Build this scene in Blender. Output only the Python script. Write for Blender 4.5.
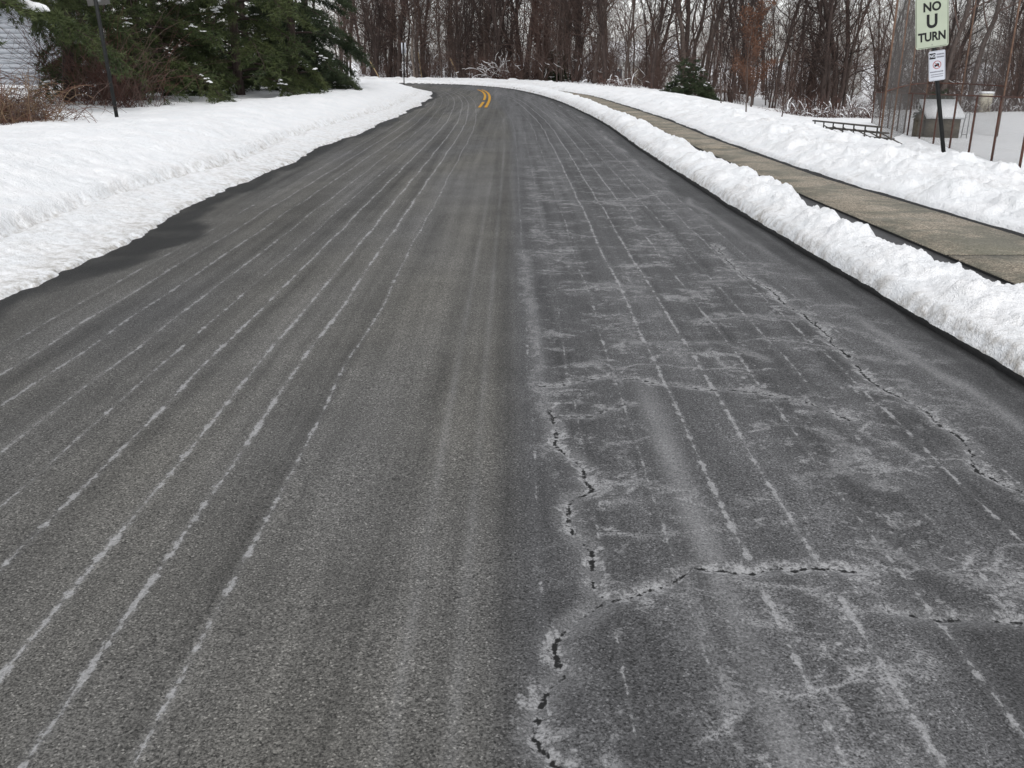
import bpy, math, random
import numpy as np
from mathutils import Vector, Matrix
for o in list(bpy.data.objects): bpy.data.objects.remove(o)
scene = bpy.context.scene
col = scene.collection
random.seed(7); RNG = np.random.default_rng(11)
R = math.radians

# ------------------------------------------------------------------ camera, sky, sun, exposure
CAMH, FPX, HORIZ = 1.65, 920.0, 60.0
TH = math.atan((384 - HORIZ) / FPX)
cam = bpy.data.cameras.new('camera'); camo = bpy.data.objects.new('camera', cam); col.objects.link(camo)
camo.location = (0, 0, CAMH); camo.rotation_euler = (math.pi / 2 - TH, 0, 0)
cam.sensor_width = 36; cam.lens = FPX / 1024 * 36; cam.clip_start = .05; cam.clip_end = 3000
scene.camera = camo
SUN_EL, SUN_AZ = R(55), R(174)
w = bpy.data.worlds.new('World'); scene.world = w; w.use_nodes = True
nt = w.node_tree; nt.nodes.clear()
sky = nt.nodes.new('ShaderNodeTexSky'); sky.sky_type = 'NISHITA'; sky.sun_disc = False
sky.sun_elevation = SUN_EL; sky.sun_rotation = SUN_AZ; sky.dust_density = 1; sky.air_density = 1.0; sky.ozone_density = 1.0
hs = nt.nodes.new('ShaderNodeHueSaturation'); hs.inputs['Saturation'].default_value = .14
bg = nt.nodes.new('ShaderNodeBackground'); bg.inputs['Strength'].default_value = .15
wo = nt.nodes.new('ShaderNodeOutputWorld')
nt.links.new(sky.outputs[0], hs.inputs['Color']); nt.links.new(hs.outputs[0], bg.inputs['Color']); nt.links.new(bg.outputs[0], wo.inputs[0])
sl = bpy.data.lights.new('sun', 'SUN'); sl.energy = 0.9; sl.angle = R(30); sl.color = (1, .97, .93)
so = bpy.data.objects.new('sun', sl); col.objects.link(so)
so.rotation_euler = (math.pi / 2 - SUN_EL, 0, math.pi - SUN_AZ)
scene.view_settings.view_transform = 'Standard'; scene.view_settings.look = 'None'
scene.view_settings.gamma = 1; scene.view_settings.exposure = 0.47

# ------------------------------------------------------------------ helpers
def at(px, py, Y=None, z=None):
    """photo pixel -> world point at depth Y or on height z"""
    c, s = math.cos(TH), math.sin(TH)
    a = (px - 512) / FPX; b = (384 - py) / FPX
    d = (a, c + b * s, -s + b * c)
    t = Y / d[1] if Y is not None else (z - CAMH) / d[2]
    return Vector((d[0] * t, d[1] * t, CAMH + d[2] * t))
def link(o, parent=None):
    col.objects.link(o)
    if parent is not None: o.parent = parent
    return o
def raw_mesh(name, V, F, mats, smooth=True, mi=None, attrs=None):
    V = np.asarray(V, np.float32); me = bpy.data.meshes.new(name)
    Fs = F if isinstance(F, list) else [F]
    Fs = [np.asarray(f, np.int32) for f in Fs if len(f)]
    me.vertices.add(len(V)); me.vertices.foreach_set('co', V.ravel())
    loops = np.concatenate([f.ravel() for f in Fs]); me.loops.add(len(loops)); me.loops.foreach_set('vertex_index', loops)
    tot = np.concatenate([np.full(len(f), f.shape[1], np.int32) for f in Fs])
    st = np.concatenate([[0], np.cumsum(tot)[:-1]]).astype(np.int32)
    me.polygons.add(len(tot)); me.polygons.foreach_set('loop_start', st); me.polygons.foreach_set('loop_total', tot)
    if smooth: me.polygons.foreach_set('use_smooth', np.ones(len(tot), bool))
    for m in (mats if isinstance(mats, (list, tuple)) else [mats]): me.materials.append(m)
    if mi is not None: me.polygons.foreach_set('material_index', np.asarray(mi, np.int32))
    for k, v in (attrs or {}).items():
        at_ = me.attributes.new(k, 'FLOAT', 'POINT'); at_.data.foreach_set('value', np.asarray(v, np.float32))
    me.update(calc_edges=True); me.validate()
    return me
def obj(name, me, parent=None): return link(bpy.data.objects.new(name, me), parent)
def empty(name, loc=(0, 0, 0), rz=0):
    o = bpy.data.objects.new(name, None); o.location = loc; o.rotation_euler = (0, 0, rz); o.empty_display_size = .2; return link(o)
def tag(o, label, cat=None, group=None, kind=None):
    o['label'] = label
    if cat: o['category'] = cat
    if group: o['group'] = group
    if kind: o['kind'] = kind
    return o
class MB:
    """collects primitive shapes into one mesh"""
    def __init__(s): s.V = []; s.F = []; s.n = 0; s.T = []
    def add(s, V, F):
        V = np.asarray(V, float); F = np.asarray(F)
        (s.F if F.shape[1] == 4 else s.T).append(F + s.n); s.V.append(V); s.n += len(V)
    def box(s, lo, hi, M=None):
        x0, y0, z0 = lo; x1, y1, z1 = hi
        V = np.array([(x0,y0,z0),(x1,y0,z0),(x1,y1,z0),(x0,y1,z0),(x0,y0,z1),(x1,y0,z1),(x1,y1,z1),(x0,y1,z1)], float)
        if M is not None: V = np.array([M @ Vector(v) for v in V])
        s.add(V, [(0,3,2,1),(4,5,6,7),(0,1,5,4),(1,2,6,5),(2,3,7,6),(3,0,4,7)])
    def tube(s, P, r, k=6, cap=True):
        P = np.asarray(P, float); n = len(P); r = np.broadcast_to(np.asarray(r, float), (n,))
        T = np.gradient(P, axis=0); T /= np.linalg.norm(T, axis=1)[:, None] + 1e-9
        a = np.where(np.abs(T[:, 2:3]) < .9, np.array([[0, 0, 1.]]), np.array([[1., 0, 0]]))
        A = np.cross(T, a); A /= np.linalg.norm(A, axis=1)[:, None] + 1e-9; B = np.cross(T, A)
        # keep the frame steady
        for i in range(1, n):
            if np.dot(A[i], A[i-1]) < .3:
                q = A[i-1] - T[i] * np.dot(A[i-1], T[i]); A[i] = q / (np.linalg.norm(q) + 1e-9); B[i] = np.cross(T[i], A[i])
        th = np.arange(k) / k * 2 * np.pi
        V = P[:, None] + r[:, None, None] * (np.cos(th)[None, :, None] * A[:, None] + np.sin(th)[None, :, None] * B[:, None])
        i = np.arange(n - 1)[:, None] * k; j = np.arange(k)[None]; j2 = (j + 1) % k
        F = np.stack([i + j, i + j2, i + k + j2, i + k + j], -1).reshape(-1, 4)
        s.add(V.reshape(-1, 3), F)
        if cap and k >= 4:
            base = s.n - n * k; e = base + (n - 1) * k
            for q in range(1, k - 1): s.T.append(np.array([[e, e + q, e + q + 1]])); s.T.append(np.array([[base, base + q + 1, base + q]]))
    def lump(s, c, r, seed=0):
        """irregular flattened blob"""
        g = np.random.default_rng(seed)
        n, m = 7, 4; V = [(0, 0, r[2])]
        for a in range(1, m):
            for b in range(n):
                ph = math.pi * a / m * .62; t = 2 * math.pi * (b + .5 * (a % 2)) / n; q = 1 + g.uniform(-.25, .25)
                V.append((r[0]*math.sin(ph)/math.sin(math.pi*.62*3/4)*math.cos(t)*q, r[1]*math.sin(ph)/math.sin(math.pi*.62*3/4)*math.sin(t)*q, r[2]*math.cos(ph)*q))
        F = []; T = []
        for b in range(n): T.append((0, 1 + b, 1 + (b + 1) % n))
        for a in range(m - 2):
            for b in range(n):
                i = 1 + a * n + b; i2 = 1 + a * n + (b + 1) % n; F.append((i, i + n, i2 + n, i2))
        V = np.array(V) + np.array(c); k = s.n; s.add(V, np.array(F)); s.T.append(np.array(T) + k)
    def mesh(s, name, mat, smooth=False):
        F = []
        if s.F: F.append(np.concatenate(s.F))
        if s.T: F.append(np.concatenate(s.T))
        return raw_mesh(name, np.concatenate(s.V), F, mat, smooth)
    def build(s, name, mat, parent=None, smooth=False): return obj(name, s.mesh(name, mat, smooth), parent)
def S(a, b, x):
    t = np.clip((x - a) / (b - a), 0, 1); return t * t * (3 - 2 * t)
def perlin(x, y, seed=0):
    g = np.random.default_rng(seed); perm = g.permutation(512); ang = g.uniform(0, 2 * np.pi, 512)
    gx, gy = np.cos(ang), np.sin(ang)
    x0 = np.floor(x).astype(np.int64); y0 = np.floor(y).astype(np.int64); fx = x - x0; fy = y - y0
    def gr(ix, iy, dx, dy):
        h = perm[(perm[ix & 511] + iy) & 511]; return gx[h] * dx + gy[h] * dy
    u = fx * fx * fx * (fx * (fx * 6 - 15) + 10); v = fy * fy * fy * (fy * (fy * 6 - 15) + 10)
    a = gr(x0, y0, fx, fy); b = gr(x0 + 1, y0, fx - 1, fy); c = gr(x0, y0 + 1, fx, fy - 1); d = gr(x0 + 1, y0 + 1, fx - 1, fy - 1)
    return 1.4 * ((a + u * (b - a)) * (1 - v) + v * (c + u * (d - c)))
def fbm(x, y, sc, octv=4, seed=0, gain=.5):
    r = 0; a = 1
    for i in range(octv): r = r + a * perlin(x * sc + 13.7 * i, y * sc - 7.1 * i, seed + i); sc *= 2.03; a *= gain
    return r
def worley_lumps(x, y, sc, seed, dens):
    """scattered rounded-angular clods: 0 between them, up to about 1 on top"""
    g = np.random.default_rng(seed); perm = g.permutation(1024); jx, jy, jr, ja = g.random((4, 1024))
    X, Y = x * sc, y * sc; ix = np.floor(X).astype(np.int64); iy = np.floor(Y).astype(np.int64); best = np.zeros(x.shape)
    for a in (-1, 0, 1):
        for b in (-1, 0, 1):
            h = perm[(perm[(ix + a) & 1023] + iy + b) & 1023]; dx = X - (ix + a + jx[h]); dy = Y - (iy + b + jy[h])
            th = ja[h] * 6.28; u_ = dx * np.cos(th) + dy * np.sin(th); v_ = -dx * np.sin(th) + dy * np.cos(th)
            rad = np.where(jr[h] < dens, .22 + .5 * (jr[h] / dens) ** 2, 1e-3)
            d = np.maximum(np.abs(u_) * .8 + np.abs(v_) * .5, np.abs(v_) * 1.2) / rad
            best = np.maximum(best, np.minimum(1 - d, .45) * rad * (d < 1))
    return best
def chaikin(P, it=2):
    P = np.array(P, float)
    for _ in range(it):
        Q = .75 * P[:-1] + .25 * P[1:]; W = .25 * P[:-1] + .75 * P[1:]
        P = np.concatenate([P[:1], np.stack([Q, W], 1).reshape(-1, 2), P[-1:]])
    return P
def pdist(x, y, P, signed=True):
    """distance to a polyline, positive on its right-hand side"""
    best = np.full(x.shape, 1e9); sg = np.ones(x.shape)
    for (ax, ay), (bx, by) in zip(P[:-1], P[1:]):
        dx, dy = bx - ax, by - ay; L2 = dx * dx + dy * dy
        t = np.clip(((x - ax) * dx + (y - ay) * dy) / L2, 0, 1)
        ex = x - ax - t * dx; ey = y - ay - t * dy; d = ex * ex + ey * ey
        m = d < best; best = np.where(m, d, best)
        if signed: sg = np.where(m, np.sign(ex * dy - ey * dx + 1e-12), sg)
    return np.sqrt(best) * sg

# ------------------------------------------------------------------ node materials
class NT:
    def __init__(s, name):
        s.m = bpy.data.materials.new(name); s.m.use_nodes = True; s.t = s.m.node_tree
        s.b = s.t.nodes['Principled BSDF']; s.out = s.t.nodes['Material Output']
    def set(s, sock, v):
        if isinstance(v, bpy.types.NodeSocket): s.t.links.new(v, sock)
        elif isinstance(v, (tuple, list)) and len(v) == 3 and sock.type == 'RGBA': sock.default_value = (*v, 1)
        else: sock.default_value = v
    def math(s, op, a, b=0., clamp=False):
        n = s.t.nodes.new('ShaderNodeMath'); n.operation = op; n.use_clamp = clamp; s.set(n.inputs[0], a); s.set(n.inputs[1], b); return n.outputs[0]
    def mul(s, a, b): return s.math('MULTIPLY', a, b)
    def add(s, a, b): return s.math('ADD', a, b)
    def sub(s, a, b): return s.math('SUBTRACT', a, b)
    def step(s, a, b, x):
        n = s.t.nodes.new('ShaderNodeMapRange'); n.interpolation_type = 'SMOOTHSTEP'
        s.set(n.inputs['Value'], x); s.set(n.inputs['From Min'], min(a, b)); s.set(n.inputs['From Max'], max(a, b))
        n.inputs['To Min'].default_value = 0. if a < b else 1.; n.inputs['To Max'].default_value = 1. if a < b else 0.
        return n.outputs['Result']
    def mix(s, f, a, b):
        n = s.t.nodes.new('ShaderNodeMix'); n.data_type = 'RGBA'; s.set(n.inputs[0], f); s.set(n.inputs[6], a); s.set(n.inputs[7], b); return n.outputs[2]
    def attr(s, name):
        n = s.t.nodes.new('ShaderNodeAttribute'); n.attribute_name = name; return n.outputs['Fac']
    def coord(s, scale=(1, 1, 1)):
        if not hasattr(s, 'tc'): s.tc = s.t.nodes.new('ShaderNodeTexCoord').outputs['Object']
        n = s.t.nodes.new('ShaderNodeMapping'); n.inputs['Scale'].default_value = scale; s.t.links.new(s.tc, n.inputs[0]); return n.outputs[0]
    def noise(s, v, scale, detail=3, rough=.55, dist=0.):
        n = s.t.nodes.new('ShaderNodeTexNoise'); s.set(n.inputs['Vector'], v); n.inputs['Scale'].default_value = scale
        n.inputs['Detail'].default_value = detail; n.inputs['Roughness'].default_value = rough; n.inputs['Distortion'].default_value = dist; return n.outputs[0]
    def vor(s, v, scale, feature='F1', out=0):
        n = s.t.nodes.new('ShaderNodeTexVoronoi'); n.feature = feature; s.set(n.inputs['Vector'], v); n.inputs['Scale'].default_value = scale; return n.outputs[out]
    def bump(s, h, strength=.5, dist=.01):
        n = s.t.nodes.new('ShaderNodeBump'); s.set(n.inputs['Height'], h); n.inputs['Strength'].default_value = strength; n.inputs['Distance'].default_value = dist
        s.t.links.new(n.outputs[0], s.b.inputs['Normal'])
    def fin(s, c, rough=.8, spec=.3, metal=0.):
        s.set(s.b.inputs['Base Color'], c); s.set(s.b.inputs['Roughness'], rough); s.set(s.b.inputs['Specular IOR Level'], spec); s.b.inputs['Metallic'].default_value = metal; return s.m
def plain(name, c, c2=None, scale=8., rough=.8, spec=.3, metal=0., bump=.2, stretch=(1, 1, 1), bd=.01):
    n = NT(name); v = n.coord(stretch); f = n.noise(v, scale, 4, .6); c2 = c2 or tuple(x * .6 for x in c)
    if bump: n.bump(f, bump, bd)
    return n.fin(n.mix(n.step(.3, .7, f), c2, c), rough, spec, metal)
M = {}
def snow_mat():
    n = NT('snow'); v = n.coord()
    a = n.noise(v, 11, 5, .68); b = n.noise(v, 70, 2, .6); c_ = n.noise(v, 2.2, 2)
    n.bump(n.add(a, n.mul(b, .35)), .85, .05)
    d = n.attr('dirt_and_groove')
    dirt_and_groove = n.math('MULTIPLY', d, n.step(.40, .72, n.add(n.mul(a, .8), n.mul(c_, .25))), True)
    c = n.mix(n.step(.35, .65, c_), (.87, .885, .90), (.925, .93, .94))
    c = n.mix(dirt_and_groove, c, (.40, .375, .34))
    return n.fin(c, .7, .25)
M['snow'] = snow_mat()
LINES = [(-3.10,.55),(-2.85,.9),(-2.58,.9),(-2.28,.7),(-2.01,.55),(-1.76,1.),(-1.45,1.),(-1.21,1.),(-.935,.75),(.10,.25),(.57,.45),(.83,1.),(1.07,1.),(1.33,.8),(1.60,.6),(1.86,.7),(2.1,.35),(.32,.22)]
def road_mat():
    n = NT('asphalt_road'); v = n.coord()
    old, wet, pale, brn = n.attr('old'), n.attr('wet'), n.attr('pale'), n.attr('brown')
    lane, crk, crki = n.attr('lane'), n.attr('crk'), n.attr('crki')
    gv = n.vor(v, 185, 'F1', 1); sep = n.t.nodes.new('ShaderNodeSeparateColor'); n.t.links.new(gv, sep.inputs[0])
    grain = sep.outputs[0]; grain2 = n.noise(v, 105, 2, .75)
    nA = n.noise(v, 24, 3, .7); nB = n.noise(v, 6, 4, .65, .8); nC = n.noise(v, 1.7, 4, .62); nD = n.noise(v, 42, 2, .6)
    streak = n.noise(n.coord((7, .13, 1)), 1.0, 3, .55); streak2 = n.noise(n.coord((1.6, .05, 1)), 1.0, 2, .5)
    g = n.add(n.mul(n.math('POWER', grain, 2.0), 1.0), n.mul(n.step(.94, 1., grain), 1.1))
    g = n.add(n.mul(g, .85), n.mul(n.step(.32, .70, grain2), .75))
    tone = n.add(n.add(n.mul(streak, .7), n.mul(streak2, .65)), n.mul(nC, .35))
    tone = n.add(n.mul(n.sub(tone, .85), 2.1), 1.0)
    nE = n.noise(v, 150, 1, .5)
    g = n.add(n.mul(g, .72), n.mul(n.step(.42, .62, nE), .36))
    val = n.mul(n.mul(n.add(.013, n.mul(g, .130)), tone), n.sub(1., n.mul(old, .05)))
    grey = n.t.nodes.new('ShaderNodeCombineColor')
    n.set(grey.inputs[0], n.mul(val, n.add(1.0, n.mul(brn, .07)))); n.set(grey.inputs[1], n.mul(val, n.add(1.0, n.mul(brn, .03)))); n.set(grey.inputs[2], n.mul(val, n.sub(1.02, n.mul(brn, .09))))
    c = grey.outputs[0]
    salt = n.mix(grain2, (.24, .24, .242), (.60, .60, .605))
    # dry salt bloom on the old lane: soft haze plus sharper scabs
    hz = n.mul(n.mul(old, n.step(.50, .74, n.add(n.mul(nC, .65), n.mul(nB, .35)))), .5)
    hz2 = n.mul(n.mul(old, n.step(.485, .57, n.add(n.mul(nB, .5), n.mul(nA, .45)))), n.mul(n.step(.42, .60, nC), .68))
    m = n.mul(n.math('MAXIMUM', hz, hz2), n.step(.25, .62, grain2))
    m = n.math('MAXIMUM', m, n.mul(n.mul(pale, n.add(.12, n.mul(n.mul(grain2, nD), 1.7))), .74))
    # brine lines: ragged chips of salt strung along each line
    ch = n.noise(n.coord((36, 17, 1)), 1.0, 4, .75); run = n.noise(n.coord((1.1, 4.6, 1)), 1.0, 4, .72)
    pen = None
    for t_, a_ in LINES:
        e_ = n.add(n.mul(n.math('ABSOLUTE', n.sub(lane, t_)), 13.), (1 - a_) * .2); pen = e_ if pen is None else n.math('MINIMUM', pen, e_)
    q = n.sub(n.add(n.mul(ch, 1.0), n.mul(run, 1.05)), pen)
    lm = n.add(n.mul(n.step(.905, 1.03, q), n.add(.22, n.mul(nD, .62))), n.mul(n.mul(n.step(.45, .0, pen), .16), run))
    m = n.math('MAXIMUM', m, n.mul(lm, n.step(.12, .5, grain2)))
    # cracks: broken salt halo, then the open crack itself
    halo = n.mul(n.step(.05, .0, n.add(n.add(crk, n.mul(n.sub(nA, .5), .16)), n.mul(n.sub(.50, nB), .26))), n.mul(crki, n.step(.24, .40, nC)))
    m = n.math('MAXIMUM', m, n.mul(n.mul(halo, n.step(.32, .58, n.add(n.mul(grain2, .5), n.mul(nD, .5)))), .72))
    m = n.math('MAXIMUM', m, n.mul(n.mul(n.step(.085, .0, n.add(crk, n.mul(n.sub(nB, .5), .12))), crki), n.mul(grain2, .42)))
    # fine map-cracking in the old lane, edged with salt
    dv = n.t.nodes.new('ShaderNodeVectorMath'); dv.operation = 'ADD'
    nc = n.t.nodes.new('ShaderNodeTexNoise'); n.set(nc.inputs['Vector'], v); nc.inputs['Scale'].default_value = 3; nc.inputs['Detail'].default_value = 3
    sc = n.t.nodes.new('ShaderNodeVectorMath'); sc.operation = 'SCALE'; n.set(sc.inputs[0], nc.outputs[1]); sc.inputs['Scale'].default_value = .55
    n.t.links.new(n.coord((.75, 1.35, 1)), dv.inputs[0]); n.t.links.new(sc.outputs[0], dv.inputs[1])
    ve = n.vor(dv.outputs[0], 1.25, 'DISTANCE_TO_EDGE')
    net = n.mul(n.mul(n.step(.04, .0, n.add(ve, n.mul(n.sub(nA, .5), .05))), old), n.mul(n.step(.44, .58, nC), .6))
    m = n.math('MAXIMUM', m, n.mul(net, n.step(.3, .6, grain2)))
    m = n.mul(m, n.sub(1., n.mul(wet, .85)))
    c = n.mix(m, c, salt)
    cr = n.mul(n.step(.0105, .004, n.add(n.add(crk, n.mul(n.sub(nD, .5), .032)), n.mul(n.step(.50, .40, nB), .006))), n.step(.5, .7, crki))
    c = n.mix(cr, c, (.012, .012, .012))  # near-black bitumen, with the shade inside the crack painted into the colour
    wc = n.mul(n.add(.35, n.mul(grain2, .9)), n.add(.5, n.mul(grain, .6)))
    wcol = n.t.nodes.new('ShaderNodeCombineColor'); [n.set(wcol.inputs[k_], n.mul(wc, .020)) for k_ in range(3)]
    c = n.mix(n.mul(wet, .92), c, wcol.outputs[0])
    n.bump(n.add(n.mul(grain, .5), n.mul(grain2, .7)), .7, .007)
    return n.fin(c, n.sub(.86, n.mul(wet, .33)), n.sub(.3, n.mul(wet, .12)))
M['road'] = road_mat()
def walk_mat():
    n = NT('exposed_aggregate_concrete'); v = n.coord()
    gv = n.vor(v, 95, 'F1', 1); sep = n.t.nodes.new('ShaderNodeSeparateColor'); n.t.links.new(gv, sep.inputs[0])
    p = n.noise(v, 1.6, 5, .65, .5); q = n.noise(v, 60, 3, .7)
    c = n.mix(n.math('POWER', sep.outputs[0], 1.6), (.14, .118, .09), (.52, .455, .36))
    c = n.mix(n.mul(n.step(.42, .62, p), .75), c, (.12, .122, .096))
    c = n.mix(n.mul(n.step(.52, .75, n.noise(v, 4, 5, .7, 1.)), .45), c, (.40, .37, .32))
    n.bump(n.add(sep.outputs[0], q), .5, .004)
    return n.fin(c, .8, .3)
M['walk'] = walk_mat()
M['kerb'] = plain('wet_kerb', (.014, .014, .014), (.006, .006, .006), 20, .7, .15)
M['verge'] = plain('wet_dark_verge', (.055, .053, .055), (.03, .03, .03), 12, .6, .4)
M['yellow'] = plain('yellow_road_paint', (.62, .33, .035), (.40, .21, .03), 25, .8, .2)
M['bark'] = plain('grey_brown_bark', (.125, .10, .088), (.062, .048, .043), 6, .9, .15, stretch=(3, 3, .6), bump=.5, bd=.02)
M['bark_dark'] = plain('dark_bark', (.075, .056, .05), (.035, .026, .023), 6, .9, .15, stretch=(3, 3, .6), bump=.5, bd=.02)
M['bark_pale'] = plain('pale_bark', (.30, .25, .215), (.17, .14, .12), 6, .9, .15, stretch=(3, 3, .6), bump=.5, bd=.02)
M['twig'] = plain('brown_twigs', (.155, .108, .092), (.085, .058, .05), 3, .9, .1, bump=0)
M['twig_red'] = plain('reddish_canes', (.17, .088, .06), (.085, .045, .034), 4, .85, .15, bump=0)
M['straw'] = plain('tan_dead_stems', (.27, .19, .12), (.15, .10, .07), 4, .9, .1, bump=0)
M['leaf_rust'] = plain('rust_dead_leaves', (.17, .082, .05), (.09, .05, .034), 5, .8, .2, bump=0)
M['ivy'] = plain('vine_mat_brown', (.13, .068, .055), (.06, .034, .03), 6, .9, .1, bump=0)
def needle_mat(name, c1, c2):
    n = NT(name); v = n.coord(); f = n.noise(v, 1.1, 4, .6); g = n.noise(v, 9, 2)
    return n.fin(n.mix(n.step(.3, .7, n.add(n.mul(f, .7), n.mul(g, .3))), c1, c2), .6, .25)
M['needle'] = needle_mat('pine_needles', (.026, .043, .015), (.080, .097, .034))
M['needle_dark'] = needle_mat('dark_evergreen_needles', (.016, .029, .013), (.046, .062, .027))
M['black'] = plain('black_painted_steel', (.016, .017, .017), (.008, .009, .009), 15, .6, .25)
M['galv'] = plain('galvanised_steel', (.30, .31, .31), (.2, .2, .2), 20, .5, .5, .6)
M['rust'] = plain('rusty_steel', (.115, .052, .036), (.055, .027, .021), 9, .8, .3)
M['rust_tall'] = plain('weathered_orange_steel', (.17, .105, .072), (.10, .06, .044), 5, .8, .3)
M['wire'] = plain('chain_link_wire', (.13, .125, .12), (.09, .085, .08), 9, .6, .5, .3, bump=0)
M['sign_green'] = plain('faded_reflective_sheeting', (.43, .475, .37), (.40, .445, .345), 3, .55, .4, bump=0)
M['sign_white'] = plain('white_sign_sheeting', (.55, .57, .62), (.50, .52, .57), 3, .5, .4, bump=0)
M['ink'] = plain('black_sign_ink', (.012, .012, .013), (.008, .008, .008), 3, .6, .3, bump=0)
M['red'] = plain('faded_red_ink', (.42, .13, .12), (.32, .10, .10), 3, .6, .3, bump=0)
M['inkgrey'] = plain('small_print_ink', (.17, .17, .20), (.11, .11, .13), 3, .6, .3, bump=0)
M['sign_back'] = plain('bare_sign_back', (.17, .165, .155), (.11, .105, .1), 6, .55, .4, .3)
M['wood_pale'] = plain('pale_stake_wood', (.50, .38, .22), (.36, .26, .15), 8, .8, .2, stretch=(4, 4, .5))
M['plank'] = plain('weathered_planks', (.085, .078, .072), (.05, .045, .04), 8, .85, .2)
M['shed'] = plain('drab_brown_boards', (.115, .10, .075), (.075, .064, .048), 5, .85, .2, stretch=(1, 1, 4))
M['siding'] = plain('white_siding', (.74, .74, .72), (.64, .64, .62), 4, .7, .3)
M['siding_cream'] = plain('cream_siding', (.62, .58, .47), (.54, .50, .40), 4, .7, .3)
M['glass'] = plain('window_glass', (.05, .06, .07), (.03, .035, .04), 2, .12, .6, bump=0)
M['trim'] = plain('white_trim', (.75, .75, .75), (.65, .65, .65), 4, .6, .3, bump=0)

# ------------------------------------------------------------------ road layout (metres, x right, y ahead)
REF = chaikin([(2.6,-40),(2.6,18),(2.55,26),(2.38,31),(2.0,40.5),(1.2,49.6),(-.37,60.4),(-3.15,67.7),(-6.23,71.7),(-12,75),(-25,78.5),(-60,83),(-140,88)], 3)
LEFT = chaikin([(-3.65,-40),(-3.65,7.5),(-3.80,11.5),(-3.80,15),(-3.72,20.7),(-3.5,29.4),(-3.6,42),(-4.1,51.5),(-5.4,57),(-9,61.5),(-14,64.3),(-30,68),(-60,71.5),(-140,76)], 3)
def wob_right(y): return np.interp(y, [0, 5, 8, 11, 19, 25, 31, 60], [.17, .15, .05, -.04, -.11, -.03, 0, 0])
def dright(x, y): return pdist(x, y, REF) - wob_right(y)
def dleft(x, y): return -pdist(x, y, LEFT)
OFF_WALK0, OFF_WALK1 = .95, 2.2

def bank_start(y): return np.interp(y, [0, 8.5, 10.8, 13, 20, 36, 44, 50, 56], [2.15, 2.12, 1.98, 1.8, 1.72, 1.78, 1.9, 1.6, .9])
def snow_height(x, y):
    dl, dr = dleft(x, y), dright(x, y)
    e1 = fbm(x, y, .55, 2, 3) * .10 + fbm(x, y, 3.1, 3, 8) * .05
    big = fbm(x, y, .35, 3, 21); med = fbm(x, y, 1.6, 3, 31); fin = fbm(x, y, 6.5, 3, 41, .6)
    wx, wy = x + .05 * med, y + .05 * fin; clod = worley_lumps(wx, wy, 2.2, 51, .45) + .45 * worley_lumps(wx + 9, wy, 5.5, 52, .6)
    grit = fbm(x, y, 14., 2, 45, .7)
    # ---- left bank
    t = dl + e1 + .06 * np.sin(y * .9)
    gro = .82 + .25 * fbm(x * .2, y, .16, 2, 61)
    ledge = S(gro - .05, gro + .16, t)
    h = -.12 + .155 * S(-.10, .07, t) + .10 * S(.0, gro, t) + .12 * ledge - .045 * np.exp(-((t - gro) / .08) ** 2)
    h = h + .27 * S(gro + .05, gro + 1.5, t) + .06 * S(2.2, 2.9, t) - .10 * S(2.9, 4.5, t)
    am = S(.0, .5, t); snow_height.groove = np.exp(-((t - gro + .02) / .09) ** 2)
    h = h + am * (.05 * big * S(.8, 2, t) + .014 * med + .014 * fin + .012 * grit) + .10 * clod * S(.3, 1.2, t) * (1 - .6 * S(3, 5, t))
    h = h + .12 * S(3.5, 9, t) * (big * .6 + .2)
    hl = h
    # ---- verge strip between kerb and walk
    t = dr + e1 * .22 + .012 * fin - .026 + .008 * fbm(x, y, 1.3, 2, 141)
    end = np.interp(y, [0, 5.6, 7.0, 10.2, 11.0, 30, 45, 55], [1.0, .98, .72, .70, .92, .93, 1.0, 1.3]) + e1 * .5
    topz = .21 + .05 * big + .03 * med
    hump = S(-.02, .10, t) * .13 + (topz - .13) * S(.04, .40, t)
    hump = hump * S(0, .26, end - t) ** .7 
    hs_ = -.10 + .1 * S(-.03, .03, t) + hump + S(.1, .25, t) * S(0, .2, end - t) * (.022 * fin + .014 * grit + .26 * clod + .02 * med)
    hs_ = np.where(t > end, np.minimum(hs_, .03), hs_)
    # ---- right bank and field
    b0 = bank_start(y) + e1 * .5
    t = dr - b0
    hb = .03 + .14 * S(-.02, .10, t) + .12 * S(.05, .65, t) + .04 * S(.5, 1.25, t)
    hb = hb + S(.02, .4, t) * (.05 * big + .028 * med + .022 * fin + .014 * grit + .32 * clod * (1 - .85 * S(1.8, 3.5, t)))
    x1 = 9 + 9 * S(30, 55, y)
    zf = np.clip(-.78 - .02 * (y - 20), -1.3, -.6) + .05 * big + .015 * med
    drop = S(1.3, 5.5, t) * S(5.2, x1, x) 
    hb = hb * (1 - drop) + zf * drop - .1 * S(2, 4, t) * (1 - drop)
    mid = (b0 + end) / 2
    hr = np.where(dr < mid, hs_, hb)
    # ---- road corridor
    out = np.where(dl > -.6, hl, np.where(dr > -.5, hr, -.2))
    return out, dl, dr, mid

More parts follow.
